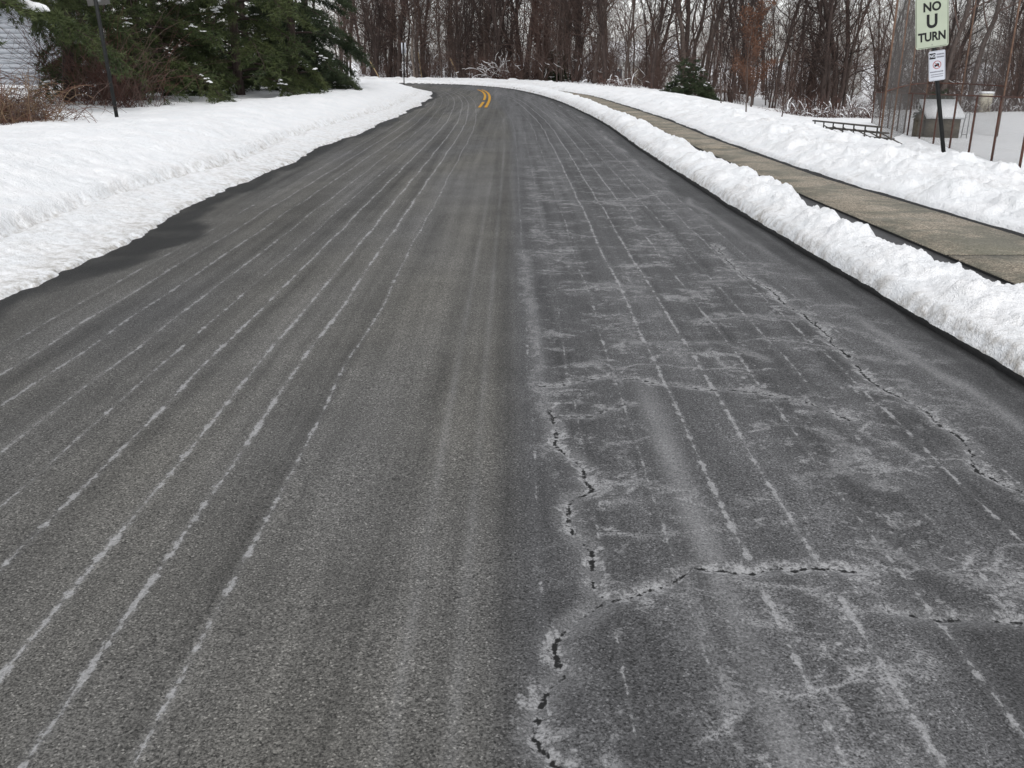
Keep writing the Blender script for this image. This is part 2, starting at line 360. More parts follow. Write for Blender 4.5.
# ------------------------------------------------------------------ ground, snow, road, walk
ys = [-8.]
while ys[-1] < 4: ys.append(ys[-1] + .15)
while ys[-1] < 135: ys.append(ys[-1] * 1.0055)
ys = np.array(ys)
u = np.concatenate([np.arange(-1.5, -.75, .012), np.arange(-.75, .17, .0027), np.arange(.17, .46, .0016), np.arange(.46, .75, .0027), np.arange(.75, 1.5, .012)])
yy, uu = np.meshgrid(ys, u, indexing='ij'); xx = uu * (np.maximum(yy, 4) + 4)
H, DL, DR, MID = snow_height(xx, yy)
nr, nc_ = xx.shape
GRO = snow_height.groove
dirt_and_groove = np.where(DL > -.6, .55 * GRO + .75 * np.exp(-np.maximum(DL, 0) / .22) + .32 * S(1.5, .7, DL) + .05, 0)  # grey-brown line along the groove, plus dirt thickening towards the road edge
dirt_and_groove = np.where(DR > -.5, .8 * np.exp(-np.maximum(DR - .05, 0) / .10) + .35 * np.exp(-np.maximum(DR - MID - .45, 0) / .12) * (DR > MID) + .26 * S(.0, .6, fbm(xx, yy, .9, 3, 131)) + .08, dirt_and_groove)
idx = np.arange(nr * nc_).reshape(nr, nc_)
quads = np.stack([idx[:-1, :-1], idx[:-1, 1:], idx[1:, 1:], idx[1:, :-1]], -1).reshape(-1, 4)
fx = lambda A: A.reshape(-1)[quads]
qDL, qDR, qM = fx(DL), fx(DR), fx(MID)
VV = np.stack([xx, yy, H], -1).reshape(-1, 3)
def sub_mesh(name, mask, label):
    q = quads[mask]; used, inv = np.unique(q, return_inverse=True)
    o = obj(name, raw_mesh(name, VV[used], inv.reshape(-1, 4), M['snow'], True, None, {'dirt_and_groove': dirt_and_groove.reshape(-1)[used]}))
    return tag(o, label, kind='structure')
left_m = (qDL > -.45).any(1) & (qDR < -1).all(1)
strip_m = (qDR > -.25).any(1) & (qDR < qM).all(1) & ~left_m
right_m = (qDR >= qM).any(1) & ~left_m
sub_mesh('snow_bank_left', left_m, 'broad white snow bank along the left edge of the road')
sub_mesh('snow_strip', strip_m, 'narrow ridge of cleared snow between road and sidewalk')
sub_mesh('snow_field', right_m, 'lumpy snow bank and open snowy field right of the sidewalk')
# the wide ground sheet beyond the detailed snow
g = np.concatenate([np.arange(-900, -200, 50), np.arange(-200, 200, 8), np.arange(200, 901, 50)])
gx, gy = np.meshgrid(g, g, indexing='ij'); inside = (gy > -14) & (gy < 141) & (np.abs(gx) < 1.5 * (np.maximum(gy, 4) + 4) + 9)
gz = np.where(inside, -2.4, np.where(gx > 8, -1.25, .25)) + .25 * fbm(gx, gy, .02, 2, 77) - .1
gi = np.arange(len(g) ** 2).reshape(len(g), -1)
gq = np.stack([gi[:-1, :-1], gi[1:, :-1], gi[1:, 1:], gi[:-1, 1:]], -1).reshape(-1, 4)
tag(obj('ground', raw_mesh('ground', np.stack([gx, gy, gz], -1).reshape(-1, 3), gq, M['snow'])), 'snow covered ground reaching back under the woods', kind='structure')

# road sheet with its wear fields
ry = np.concatenate([np.arange(-8, 1.4, .12), 1.4 * 1.006 ** np.arange(0, 280)]); ry = np.concatenate([ry, ry[-1] * 1.014 ** np.arange(1, 200)]); ry = ry[ry < 92]
rx = np.concatenate([-4.6 - np.cumsum(.035 * 1.055 ** np.arange(90))[::-1], np.arange(-4.6, -.1, .032), np.arange(-.1, 2.75, .012), np.arange(2.76, 3.4, .03)])
Y, X = np.meshgrid(ry, rx, indexing='ij')
dl, dr = dleft(X, Y), dright(X, Y); lane = 2.6 + pdist(X, Y, REF)      # lane = x on the straight, follows the bend
lw = lane + .02 * fbm(X, Y, .7, 2, 91) * S(2, 5, Y)
CR = [(1., [(552,405),(556,425),(554,443),(568,454),(584,468),(593,488),(570,499),(568,515),(572.5,531),(593,551),(592,570),(595,588),(606,599),(628,596),(649.5,588),(668,584),(681,576),(695,567),(722,569.5),(754,572),(776,565),(794,569.5),(810,566),(855,569.5)]),
 (.9, [(606,599),(588,611),(568,626),(554,642),(557,660),(566,674),(547.6,687),(538.5,710),(534,737),(550,757),(559,768),(566,800)]),
 (.85, [(890,610),(905,612.6),(937,618),(978,617),(1018,619),(1060,630)]),
 (1., [(715,243),(734,266),(750,278),(773,290),(785,303.5),(805,313),(824,329),(836,344.5),(848,354),(880,385),(912,402),(935,420),(969,447),(978,470),(1024,490),(1070,520)]),
 (.5, [(613,339),(640,343),(668,344.5),(719,342.6),(765.6,360)]), (.72, [(539,385.5),(575,382),(609,376),(652,382),(695,387.5),(758,391),(812,403),(850,420)]),
 (.5, [(558.6,247),(605,246),(640,250)]), (.5, [(570,282),(610,284),(644.5,288)]), (.62, [(551,417),(586,417),(625,403)]),
 (.5, [(703,282),(750,280)]), (.5, [(726.6,313),(797,317),(850,328),(930,362)]), (.55, [(820,430),(850,450),(842,470),(890,488)]),
 (.55, [(535,330),(542,360),(536,380),(545,398),(552,420)]), (.45, [(525,250),(528,290),(535,330)]), (.5, [(695,567),(688,600),(700,640),(735,700)]), (.5, [(878,541),(910,560),(960,575),(1024,590)]), (.45, [(850,354),(900,362),(960,361)])]
crk = np.full(X.shape, 2.); crki = np.zeros(X.shape)
near = Y < 16
for a, P in CR:
    W = np.array([at(px, py, z=0)[:2] for px, py in P])
    Q = [W[0]]
    g_ = np.random.default_rng(int(P[0][0]))
    for p, q in zip(W[:-1], W[1:]):                      # break each run into jagged pieces
        L = np.hypot(*(q - p)); k = max(1, int(L / .07)); nrm = np.array([-(q - p)[1], (q - p)[0]]) / (L + 1e-6)
        for i in range(1, k + 1): Q.append(p + (q - p) * i / k + (nrm * g_.uniform(-.022, .022) if i < k else 0))
    d = np.full(X.shape, 9.); bx = (X > min(q[0] for q in Q) - .4) & (X < max(q[0] for q in Q) + .4) & (Y > min(q[1] for q in Q) - .4) & (Y < max(q[1] for q in Q) + .4)
    d[bx] = pdist(X[bx], Y[bx], Q, False); m = d < crk; crk = np.where(m, d, crk); crki = np.where(m, a, crki)
seam = .06 + .035 * fbm(X, Y, 1.6, 3, 95)
old = S(-.02, .22, lane - seam + .06 * fbm(X, Y, 3., 3, 96)) * (1 - .75 * S(9, 22, Y)) * (1 - .55 * S(1.75, 2.3, lane))
edge = .20 + .20 * fbm(X, Y, .5, 3, 97) + .35 * np.exp(-((Y - 9.3) / .8) ** 2) + .2 * np.exp(-((Y - 7.6) / .7) ** 2)
wet = np.maximum(S(.10, -.08, (-dl) - edge - .05 * fbm(X, Y, 4., 3, 118)), S(.10, .03, (-dr) + .04 * fbm(X, Y, 1.7, 3, 98)) )
wet = np.maximum(wet, .30 * S(-2.0, -2.7, lane) * (.5 + .5 * fbm(X, Y * .2, 1.2, 2, 99)))
wet = np.maximum(wet, .5 * S(.34, .22, (-dr) + .16 * fbm(X, Y, .6, 3, 106)))
wet = np.clip(wet * (.97 + .25 * fbm(X, Y, 2.2, 3, 119)), 0, 1)
pale = np.exp(-((lane - .70 - .01 * fbm(X, Y, 1., 2, 101)) / .055) ** 2) * S(5.0, 4.2, Y) * (.65 + .4 * fbm(X, Y, 1.5, 2, 102))
pale = np.maximum(pale, .27 * np.exp(-((lane + .31) / .012) ** 2) * (.75 + .5 * fbm(X, Y, 2., 2, 103)) * S(20, 8, Y))
pale = np.maximum(pale, .33 * np.exp(-((lane + .145) / .014) ** 2) * (.8 + .5 * fbm(X, Y, 2., 2, 104)))
pale = np.maximum(pale, .62 * np.exp(-((dr + .30 + .16 * fbm(X, Y, .6, 3, 106)) / .05) ** 2) * S(.0, .5, fbm(X, Y, .5, 2, 107) + .3))
pale = np.clip(pale, 0, 1)
brown = np.clip(S(.1, -.1, lane) * (.7 + .5 * fbm(X, Y * .3, .8, 2, 105)), 0, 1)
keep = (dl < .7) & (dr < .5)
ri = np.arange(X.size).reshape(X.shape)
rq = np.stack([ri[:-1, :-1], ri[:-1, 1:], ri[1:, 1:], ri[1:, :-1]], -1).reshape(-1, 4)
rq = rq[keep.reshape(-1)[rq].all(1)]; used, inv = np.unique(rq, return_inverse=True)
at_ = {k: v.reshape(-1)[used] for k, v in dict(lane=lw, crk=crk, crki=crki, old=old, wet=wet, pale=pale, brown=brown).items()}
# faint settlement and lips along the bigger cracks
Z = .006 * fbm(X, Y, .8, 2, 111) - .012 * np.exp(-(crk / .03) ** 2) * S(.5, .9, crki)
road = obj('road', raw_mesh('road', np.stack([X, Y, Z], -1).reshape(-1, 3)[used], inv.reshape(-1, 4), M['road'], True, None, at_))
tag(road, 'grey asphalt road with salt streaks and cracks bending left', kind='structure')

def along(P, y0=None, s=None):
    """arc-length resampler for a polyline: returns points and right-hand normals"""
    P = np.array(P); d = np.concatenate([[0], np.cumsum(np.hypot(*np.diff(P, axis=0).T))])
    q = np.stack([np.interp(s, d, P[:, 0]), np.interp(s, d, P[:, 1])], -1)
    e = .4; a = np.stack([np.interp(s - e, d, P[:, 0]), np.interp(s - e, d, P[:, 1])], -1); b = np.stack([np.interp(s + e, d, P[:, 0]), np.interp(s + e, d, P[:, 1])], -1)
    t = b - a; t /= np.linalg.norm(t, axis=1)[:, None]
    return q, np.stack([t[:, 1], -t[:, 0]], -1)
def sweep(name, s, o0, o1, z0, z1, mat, parent=None, wob=True):
    q, nn = along(REF, s=s); w_ = (wob_right(q[:, 1]) if wob else 0 * q[:, 1])[:, None]
    n = len(s); A = q + nn * (o0 + w_); B = q + nn * ((o1 if not callable(o1) else o1(q[:, 1])[:, None]) + w_)
    V = np.concatenate([np.c_[A, np.full(n, z0)], np.c_[A, np.full(n, z1)], np.c_[B, np.full(n, z1)], np.c_[B, np.full(n, z0)]])
    i = np.arange(n - 1); F = [np.stack([i + a, i + 1 + a, i + 1 + b, i + b], -1) for a, b in ((0, n), (n, 2 * n), (2 * n, 3 * n))]
    F.append(np.array([[0, n, 2 * n, 3 * n], [n - 1, 4 * n - 1, 3 * n - 1, 2 * n - 1]]))
    return obj(name, raw_mesh(name, V, np.concatenate(F), mat, False), parent)
s0 = 40.   # arc length at y = 0
kerb = sweep('kerb', np.arange(s0 - 8, s0 + 95, .5), -.004, .14, -.1, .022, M['kerb']); tag(kerb, 'low dark wet kerb between road and snow strip', kind='structure')
verge = sweep('verge', np.arange(s0 - 8, s0 + 60, .5), .141, OFF_WALK0 - .004, -.1, .10, M['verge']); tag(verge, 'dark wet verge strip beside the sidewalk', kind='structure')
walk = sweep('sidewalk', np.arange(s0 - 8, s0 + 58, .5), OFF_WALK0, OFF_WALK1, -.1, .116, M['kerb']); tag(walk, 'tan concrete sidewalk cleared between two ridges of snow', kind='structure')
for k, (a, b) in enumerate([(-8, -2.2), (-2.2, 7.56), (7.56, 17.3), (17.3, 27.1), (27.1, 36.9), (36.9, 46.7), (46.7, 57.9)]):
    sweep('slab', np.append(np.arange(s0 + a + .028, s0 + b - .028, .5), s0 + b - .028), OFF_WALK0 + .002, (lambda y: bank_start(y) - .085), .117, .123 + .003 * (k % 2), M['walk'], walk)
# double yellow centre line, worn away on the near straight
for PX in ([(485.7,107.8),(488.3,103),(489.6,99.6),(489.7,97),(489,94.7),(487.5,92.8),(485.2,91.2),(481.5,89.9)], [(479.3,107.8),(481.5,105),(483.4,102.3)], [(484.0,100.3),(485.2,97),(484.8,94.7),(483.6,92.8),(481.2,91.2),(477.5,89.9)]):
    q = chaikin([at(a, b, z=0)[:2] for a, b in PX], 2); t = np.gradient(q, axis=0); t /= np.linalg.norm(t, axis=1)[:, None]; nn = np.stack([t[:, 1], -t[:, 0]], -1); n = len(q); i = np.arange(n - 1)
    V = np.concatenate([np.c_[q - nn * .055, np.full(n, .014)], np.c_[q + nn * .055, np.full(n, .014)]])
    obj('centre_line', raw_mesh('centre_line', V, np.stack([i, i + n, i + n + 1, i + 1], -1), M['yellow'], False), road)

def zsnow(x, y):
    return float(snow_height(np.array([float(x)]), np.array([float(y)]))[0][0])

# ------------------------------------------------------------------ bare trees
def branch(mb, rnd, p, d, L, r, lev, maxlev, k, seg=.5, up=.12, wander=.16, sp=None, first=.25, fine=1.0):
    n = max(2, int(L / seg)); P = [p.copy()]; rad = [r]; d = d / np.linalg.norm(d); kids = []
    for i in range(n):
        d = d + rnd.normal(0, wander, 3) * (1 if lev else .35) + np.array([0, 0, up]); d /= np.linalg.norm(d)
        p = p + d * L / n; P.append(p.copy()); f = (i + 1) / n; rad.append(max(r * (1 - .78 * f ** 1.1), .004))
        if f > first and lev < maxlev: kids.append((p.copy(), d.copy(), f, rad[-1]))
    sides = (8 if r > .1 else 6) if lev == 0 else 4 if lev == 1 else 3
    mb[min(lev, 1)].tube(P, rad, sides, lev == 0)
    for (q, dd, f, rr) in kids:
        m = int(k[lev]) + (rnd.random() < k[lev] - int(k[lev]))
        for _ in range(m):
            a = rnd.normal(0, 1, 3); a -= dd * a.dot(dd); a /= np.linalg.norm(a) + 1e-9
            ang = rnd.uniform(.45, 1.0); nd = dd * math.cos(ang) + a * math.sin(ang)
            branch(mb, rnd, q, nd, L * (1 - .6 * f) * rnd.uniform(.28, .5) * (1 if lev else 1), max(rr * rnd.uniform(.26, .46), .005), lev + 1, maxlev, k, seg * .75, up * .9, wander * 1.15, sp, .15, fine)
TREES = {}
def tree_kind(key, seed, h, r, k, first, maxlev=3, bark='bark', forks=0, lean=0., vines=0, seg=.55, wander=.16):
    rnd = np.random.default_rng(seed); T, C = MB(), MB()
    stems = 1 + forks
    for i in range(stems):
        a = rnd.uniform(0, 6.28); tilt = lean if i == 0 else rnd.uniform(.08, .25)
        branch((T, C), rnd, np.array([.12 * math.cos(a) * (i > 0), .12 * math.sin(a) * (i > 0), -.35]), np.array([math.cos(a) * tilt, math.sin(a) * tilt, 1.]), h * rnd.uniform(.8, 1.), r * (1 if i == 0 else .75), 0, maxlev, k, seg, .05, wander, None, first)
    parts = [('trunk', T.mesh('trunk', M[bark], True)), ('crown', C.mesh('crown', M['twig'] if bark != 'bark_dark' else M['bark_dark'], True))]
    if vines:
        Vn = MB()
        for j in range(vines):
            z0 = rnd.uniform(0, 6.5); a = rnd.uniform(0, 6.28); P = []
            for q in range(6):
                rr = r + .10 + rnd.uniform(0, .45) * (1 if q > 2 else .4); P.append((rr * math.cos(a), rr * math.sin(a), z0)); a += rnd.normal(0, .5); z0 += rnd.uniform(-.22, .28)
            Vn.tube(P, .016, 3)
        parts.append(('vines', Vn.mesh('vines', M['ivy'], True)))
    TREES[key] = parts
tree_kind('tall_a', 1, 17, .15, (1.6, 1.5, 1.2), .24)
tree_kind('tall_b', 2, 19, .20, (1.5, 1.5, 1.2), .27, bark='bark_dark')
tree_kind('tall_c', 3, 15, .10, (1.7, 1.4, 1.2), .18)
tree_kind('fork_a', 4, 16, .14, (1.5, 1.4, 1.2), .2, bark='bark_dark', forks=1)
tree_kind('fork_b', 5, 14, .10, (1.5, 1.4, 1.2), .18, forks=2)
tree_kind('thin_a', 6, 9, .05, (1.5, 1.2, 1.), .08, 2, seg=.45)
tree_kind('thin_b', 7, 8, .04, (1.7, 1.2, 1.), .08, 2, forks=2, seg=.45)
tree_kind('thin_c', 8, 11, .062, (1.4, 1.2, 1.), .10, 2, bark='bark_dark', seg=.45)
tree_kind('pale', 9, 14, .12, (1.1, 1.2, 1.), .35, 2, bark='bark_pale')
tree_kind('wide', 10, 13, .19, (1.7, 1.5, 1.3), .14, 3, bark='bark_dark', forks=1, wander=.22)
tree_kind('sapling', 12, 4.2, .035, (1.7, 1.3, 1.), .2, 2, seg=.3, lean=.12)
tree_kind('vine', 13, 12, .24, (.9, 1.2, 1.), .4, 2, vines=520)
def place_tree(key, x, y, rz, sc, label, group=None, name='bare_tree', sz=None, z=None):
    e = empty(name, (x, y, (zsnow(x, y) if z is None else z) - .05), rz); e.scale = (sc, sc, sz or sc)
    for n_, me in TREES[key]: obj(n_, me, e)
    return tag(e, label, 'tree', group)
SPEC = [ # key, pixel x, depth, rotation, scale, label
 ('tall_b', 399, 79.5, .3, .95, 'dark straight tree trunk right behind the far sign post'),
 ('tall_b', 389, 82, 2.2, .9, 'thick dark trunk just left of the far sign post'),
 ('pale', 415.5, 78.5, 0, .95, 'slender pale trunk between far sign post and the upright stake'),
 ('tall_b', 481, 80, 1.3, 1.05, 'dark thick tree above the yellow centre line'),
 ('pale', 484.5, 77.5, 2, .7, 'thin pale trunk left of the snow laden fallen branches'),
 ('tall_c', 500, 83, 4, 1., 'leaning slim tree behind the snow laden fallen branches'),
 ('vine', 540, 71.5, 1, 1., 'broken trunk thickly wrapped in reddish brown vines'),
 ('fork_a', 606, 59.5, 2.1, .95, 'tall forked dark tree left of the white house'),
 ('tall_a', 594, 62, .5, .9, 'tall straight tree left of the forked dark tree by the bend'),
 ('tall_c', 626, 60, 3.3, .9, 'slim trunk standing in front of the middle of the white house'),
 ('fork_a', 651, 58.5, 5.2, .85, 'pair of leaning dark stems left of the dark evergreen shrub'),
 ('tall_b', 682, 66, 2.4, .95, 'thick dark trunk directly behind the dark evergreen shrub'),
 ('tall_a', 703, 66, 1.1, 1.15, 'thick trunk just right of the dark evergreen shrub'),
 ('thin_c', 771, 60, 3, 1., 'straight black trunk just right of the rust leaved tree'),
 ('wide', 826, 60, .8, .95, 'broad dark many limbed tree left of the snowy gabled shed'),
 ('wide', 812, 66, 3.9, .9, 'dark crooked limbed tree behind the broad many limbed one'),
 ('fork_b', 846, 62, 2.6, .95, 'branching tree between snowy gabled shed and the tall backstop'),
]
for key, px, Yd, rz, sc, lab in SPEC:
    p = at(px, 80, Y=Yd); place_tree(key, p.x, Yd, rz, sc, lab)
for px, Yd, rz, lab in ((722, 47, .4, 'leaning young sapling in open snow, nearest the dark evergreen shrub'), (748, 43, 2.3, 'young sapling in open snow below the rust leaved tree'), (781, 41.5, 4., 'straight young sapling in open snow right of the rust leaved tree')):
    p = at(px, 100, Y=Yd); place_tree('sapling', p.x, Yd, rz, 1., lab, None, 'sapling')
rnd = np.random.default_rng(5)
KIND = {'tall_a': 'tall grey brown', 'tall_b': 'thick dark', 'tall_c': 'slim straight', 'fork_a': 'dark two stemmed', 'fork_b': 'three stemmed', 'wide': 'broad many limbed', 'thin_a': 'thin single stemmed', 'thin_b': 'clumped thin', 'thin_c': 'thin dark'}
def scatter(n, f, keys, label, group, name='bare_tree', mind=1.3, smin=.75, smax=1.15, ext=()):
    pts = list(ext); got = 0; tries = 0
    while got < n and tries < n * 40:
        tries += 1; x, y = f()
        if any((x - a) ** 2 + (y - b) ** 2 < mind ** 2 for a, b in pts): continue
        pts.append((x, y)); got += 1
        key = keys[rnd.integers(len(keys))]; kd = KIND[key]
        place_tree(key, x, y, rnd.uniform(0, 6.28), rnd.uniform(smin, smax), kd + ' ' + label, kd + ' ' + group, name)
    return pts
def edge_y(x):   # where the woods begin
    return np.interp(x, [-60, -14, -6, 0, 4, 7, 12, 20, 30, 60], [88, 81, 77, 71, 62, 60, 61, 60, 58, 54])
def fan(x0, x1, depth, power=1.5):
    def f():
        px = rnd.uniform(x0, x1)
        while rnd.random() < .93 and any(a < px < b for a, b in ((607, 629), (656, 674), (838, 857))): px = rnd.uniform(x0, x1)
        t = rnd.random() ** power
        lo, hi = 40., 120.
        for _ in range(30):
            m = (lo + hi) / 2
            if m < edge_y((px - 512) / FPX * m): lo = m
            else: hi = m
        y = lo + .5 + depth * t; return (px - 512) / FPX * y, y
    return f
big = ['tall_a', 'tall_b', 'tall_c', 'fork_a', 'fork_b', 'tall_a', 'tall_c', 'wide']
small = ['thin_a', 'thin_b', 'thin_c', 'thin_a']
scatter(56, fan(345, 590, 45), big, 'bare tree in the dense woods beyond the road bend', 'bare trees beyond the bend')
scatter(85, fan(345, 600, 26), small, 'young tree in the thicket beyond the road bend', 'young trees beyond the bend', mind=.8)
scatter(58, fan(590, 1120, 50), big, 'bare tree in the woods behind the snowy field', 'bare trees behind the field', mind=1.6)
scatter(95, fan(600, 1120, 30), small, 'young tree along the woods behind the snowy field', 'young trees behind the field', mind=.9)
def left_back():
    y = rnd.uniform(48, 85); return (rnd.uniform(85, 330) - 512) / FPX * y, y
scatter(14, left_back, big, 'bare tree half hidden behind the left hand evergreens', 'bare trees behind the evergreens', mind=3)

# ------------------------------------------------------------------ undergrowth (uncountable)
def shrub_arrays(seed, h, stems, sub, spread, r0=.014):
    g = np.random.default_rng(seed); mb = MB(); paths = []
    for i in range(stems):
        a = g.uniform(0, 6.28); tl = g.uniform(.05, spread); d = np.array([math.cos(a) * tl, math.sin(a) * tl, 1.]); d /= np.linalg.norm(d)
        p = np.array([g.normal(0, .25), g.normal(0, .25), -.15]); P = [p]; L = h * g.uniform(.5, 1.)
        for q in range(5):
            d = d + g.normal(0, .16, 3) + np.array([0, 0, -.03 * q]); d /= np.linalg.norm(d); p = p + d * L / 5; P.append(p)
        P = np.array(P); mb.tube(P, np.linspace(r0, r0 * .4, 6), 3)
        for j in range(sub):
            k = g.integers(1, 6); p = P[k]; d2 = (P[k] - P[k - 1]) / (L / 5) + g.normal(0, .7, 3); d2 /= np.linalg.norm(d2); Q = [p]
            for q in range(3): d2 = d2 + g.normal(0, .25, 3); d2 /= np.linalg.norm(d2); p = p + d2 * L * .11; Q.append(p)
            mb.tube(Q, np.linspace(r0 * .6, r0 * .3, 4), 3); paths.append(np.array(Q))
    return np.concatenate(mb.V), np.concatenate(mb.F), paths
SH = [shrub_arrays(s, h, st, su, sp) for s, h, st, su, sp in ((1, 2.6, 9, 7, .5), (2, 3.6, 8, 8, .4), (3, 1.6, 10, 6, .8), (4, 4.6, 7, 9, .35))]
def thicket(name, n, f, mat, label, smin=.7, smax=1.3, snow=0, seed=3):
    g = np.random.default_rng(seed); Vs, Fs, k = [], [], 0; pts = []
    xy = np.array([f() for _ in range(n)]); zz = snow_height(xy[:, 0], xy[:, 1])[0]
    for (x, y), z in zip(xy, zz):
        V, F, PA = SH[g.integers(4)]; a = g.uniform(0, 6.28); s = g.uniform(smin, smax); c, sn = math.cos(a) * s, math.sin(a) * s
        W = np.stack([V[:, 0] * c - V[:, 1] * sn + x, V[:, 0] * sn + V[:, 1] * c + y, V[:, 2] * s * g.uniform(.8, 1.15) + z], -1)
        Vs.append(W); Fs.append(F + k); k += len(W); pts.append((PA, c, sn, s, x, y, z))
    o = obj(name, raw_mesh(name, np.concatenate(Vs), np.concatenate(Fs), mat, True)); tag(o, label, cat='brush', kind='stuff')
    if snow:
        mb = MB()
        for i in range(snow):
            PA, c, sn, sc_, x, y, z = pts[g.integers(len(pts))]; Q = PA[g.integers(len(PA))]
            Q = np.stack([Q[:, 0] * c - Q[:, 1] * sn + x, Q[:, 0] * sn + Q[:, 1] * c + y, Q[:, 2] * sc_ + z + .02], -1)
            if Q[:, 2].max() > zsn_lim.z or Q[:, 2].min() < z: continue
            mb.tube(Q, g.uniform(.012, .03) * np.array([.5, 1, .8, .3]), 4)
        sn = mb.build('snow_on_twigs', M['snow'], o, True); sn['kind'] = 'stuff'
    return o
def zsn_lim(p): return zsn_lim.z
zsn_lim.z = 2.2
thicket('thicket', 160, fan(370, 612, 24, 1.3), M['twig'], 'dense brown thicket of bare brush beyond the road bend', .8, 1.45, 260, 3)
zsn_lim.z = 1.2
thicket('undergrowth', 310, fan(600, 1110, 34, 1.2), M['twig'], 'tangled brown undergrowth along the woods behind the field', .65, 1.45, 420, 4)

# ------------------------------------------------------------------ evergreens
def needles(tufts, dirs, k, ln, wd, g):
    n = len(tufts); P = np.repeat(tufts, k, 0); D = np.repeat(dirs, k, 0) * .75 + g.normal(0, .55, (n * k, 3)); D /= np.linalg.norm(D, axis=1)[:, None]
    A = np.cross(D, g.normal(0, 1, (n * k, 3))); A /= np.linalg.norm(A, axis=1)[:, None] + 1e-9
    L = ln * g.uniform(.6, 1.2, (n * k, 1)); P = P + g.normal(0, .02, P.shape)
    V = np.stack([P - A * wd, P + A * wd, P + D * L], 1).reshape(-1, 3); return V, np.arange(len(V)).reshape(-1, 3)
def evergreen(name, x, y, seed, h, r, zlow, blen, label, mat='needle', nb=58, dens=1., droop=.35, snow=14, kn=9, ln=.17, wd=.011, group=None, bough=(), smax=.35):
    g = np.random.default_rng(seed); root = empty(name, (x, y, zsnow(x, y) - .05)); T, B, Sn = MB(), MB(), MB()
    P = np.array([(g.normal(0, .05), g.normal(0, .05), z) for z in np.linspace(-.3, h, 12)]); T.tube(P, np.linspace(r, .03, 12), 8)
    tf, td = [], []
    for i in range(nb):
        f = (i / nb) ** 1.35; z = zlow + f * (h - zlow - .4); a = i * 2.4 + g.normal(0, .35); L = blen * (1 - f) ** .75 * g.uniform(.7, 1.12) + .35
        rise = .25 * (1 - f) + g.normal(0, .08) ; n = 9; Q = []; p = np.array([0, 0, z]); 
        for q in range(n + 1):
            t = q / n; Q.append(np.array([math.cos(a) * L * t, math.sin(a) * L * t, z + L * (rise * t - (rise + droop * (1 - .6 * f)) * t * t)]) + g.normal(0, .03, 3) * t)
        Q = np.array(Q); B.tube(Q, np.linspace(.035 * (1 - f) + .012, .006, n + 1), 4)
        nl = int((10 + 9 * L) * dens * (1 if f < .45 else .6))
        side = np.array([-math.sin(a), math.cos(a), 0])
        for j in range(nl):
            t = g.uniform(.18, 1) ** .8; k = t * n; k0 = min(int(k), n - 1); b0 = Q[k0] + (Q[k0 + 1] - Q[k0]) * (k - k0); fw = (Q[k0 + 1] - Q[k0]); fw /= np.linalg.norm(fw)
            s = 1 if j % 2 else -1; l2 = L * .34 * (1.1 - .6 * t) * g.uniform(.6, 1.2) + .1
            d = fw * g.uniform(.4, .9) + side * s * g.uniform(.4, 1) + np.array([0, 0, g.uniform(-.25, .18)]); d /= np.linalg.norm(d); e = b0 + d * l2 + np.array([0, 0, -.12 * l2])
            B.tube([b0, (b0 + e) / 2 + np.array([0, 0, .03]), e], [.008, .006, .003], 3)
            m = max(2, int(l2 / .085))
            for q in range(m): tt = (q + .7) / m; tf.append(b0 + (e - b0) * tt + g.normal(0, .025, 3)); td.append(d)
        if f < smax and g.random() < snow / (nb * smax):
            k0 = g.uniform(.4, .85) * n
            for q in range(g.integers(4, 10)):
                k = min(k0 + g.uniform(0, .16) * n, n - .01); c = Q[int(k)] + (Q[int(k) + 1] - Q[int(k)]) * (k - int(k)) if int(k) < n else Q[n]
                s_ = g.uniform(.025, .085) * (1 if h > 5 else .8); Sn.lump(c + g.normal(0, .07, 3) * np.array([1, 1, .5]) + np.array([0, 0, .02]), (s_ * g.uniform(1, 1.6), s_, s_ * .75), int(g.integers(1e6)))
    for (b0, e) in bough:
        b0 = np.array(b0) - np.array(root.location); e = np.array(e) - np.array(root.location); B.tube([(0, 0, b0[2] + .5), b0, e], [.04, .03, .01], 5)
        for j in range(60):
            c_ = b0 + (e - b0) * g.uniform(-.3, 1.25); d_ = (e - b0) / np.linalg.norm(e - b0) + g.normal(0, .6, 3) * np.array([1, 1, .4]); tf += [c_ + d_ * .15 * q for q in range(3)]; td += [d_ / np.linalg.norm(d_)] * 3
        W_ = np.array([b0 + (e - b0) * q for q in np.linspace(0, 1, 7)]) + g.normal(0, .025, (7, 3)) + np.array([0, 0, .08]); Sn.tube(W_, [.03, .10, .12, .09, .11, .07, .02], 7)
    T.build('trunk', M['bark_dark'], root, True); B.build('branches', M['bark_dark'], root, True)
    V, F = needles(np.array(tf), np.array(td), kn, ln, wd, g)
    obj('needles', raw_mesh('needles', V, F, M[mat], False), root)
    if Sn.n: Sn.build('snow_load', M['snow'], root, True)['kind'] = 'stuff'
    return tag(root, label, 'evergreen tree', group)
evergreen('pine_tree', -12.9, 23.5, 21, 13, .17, 2.35, 3.6, 'leftmost tall pine whose snowy bough hangs over the bramble bush', snow=10, bough=[(at(14, 3, Y=22.4), at(50, 15, Y=21.6))])
evergreen('pine_tree', -11.3, 29.5, 22, 14, .18, .75, 3.1, 'bushy pine just right of the slim black pole', snow=9)
evergreen('pine_tree', -9.3, 33.0, 23, 15, .17, .55, 3.3, 'pine with a bare grey trunk showing at the middle of the evergreen row', snow=10)
evergreen('hemlock_tree', -8.5, 38.0, 24, 14, .19, .45, 2.8, 'darkest evergreen with bright snow patches, second from road end of the row', 'needle_dark', snow=22, dens=1.15)
evergreen('hemlock_tree', -9.2, 44.0, 29, 14, .2, .35, 2.5, 'dark evergreen at the road end of the left row', 'needle_dark', snow=12, dens=1.1)
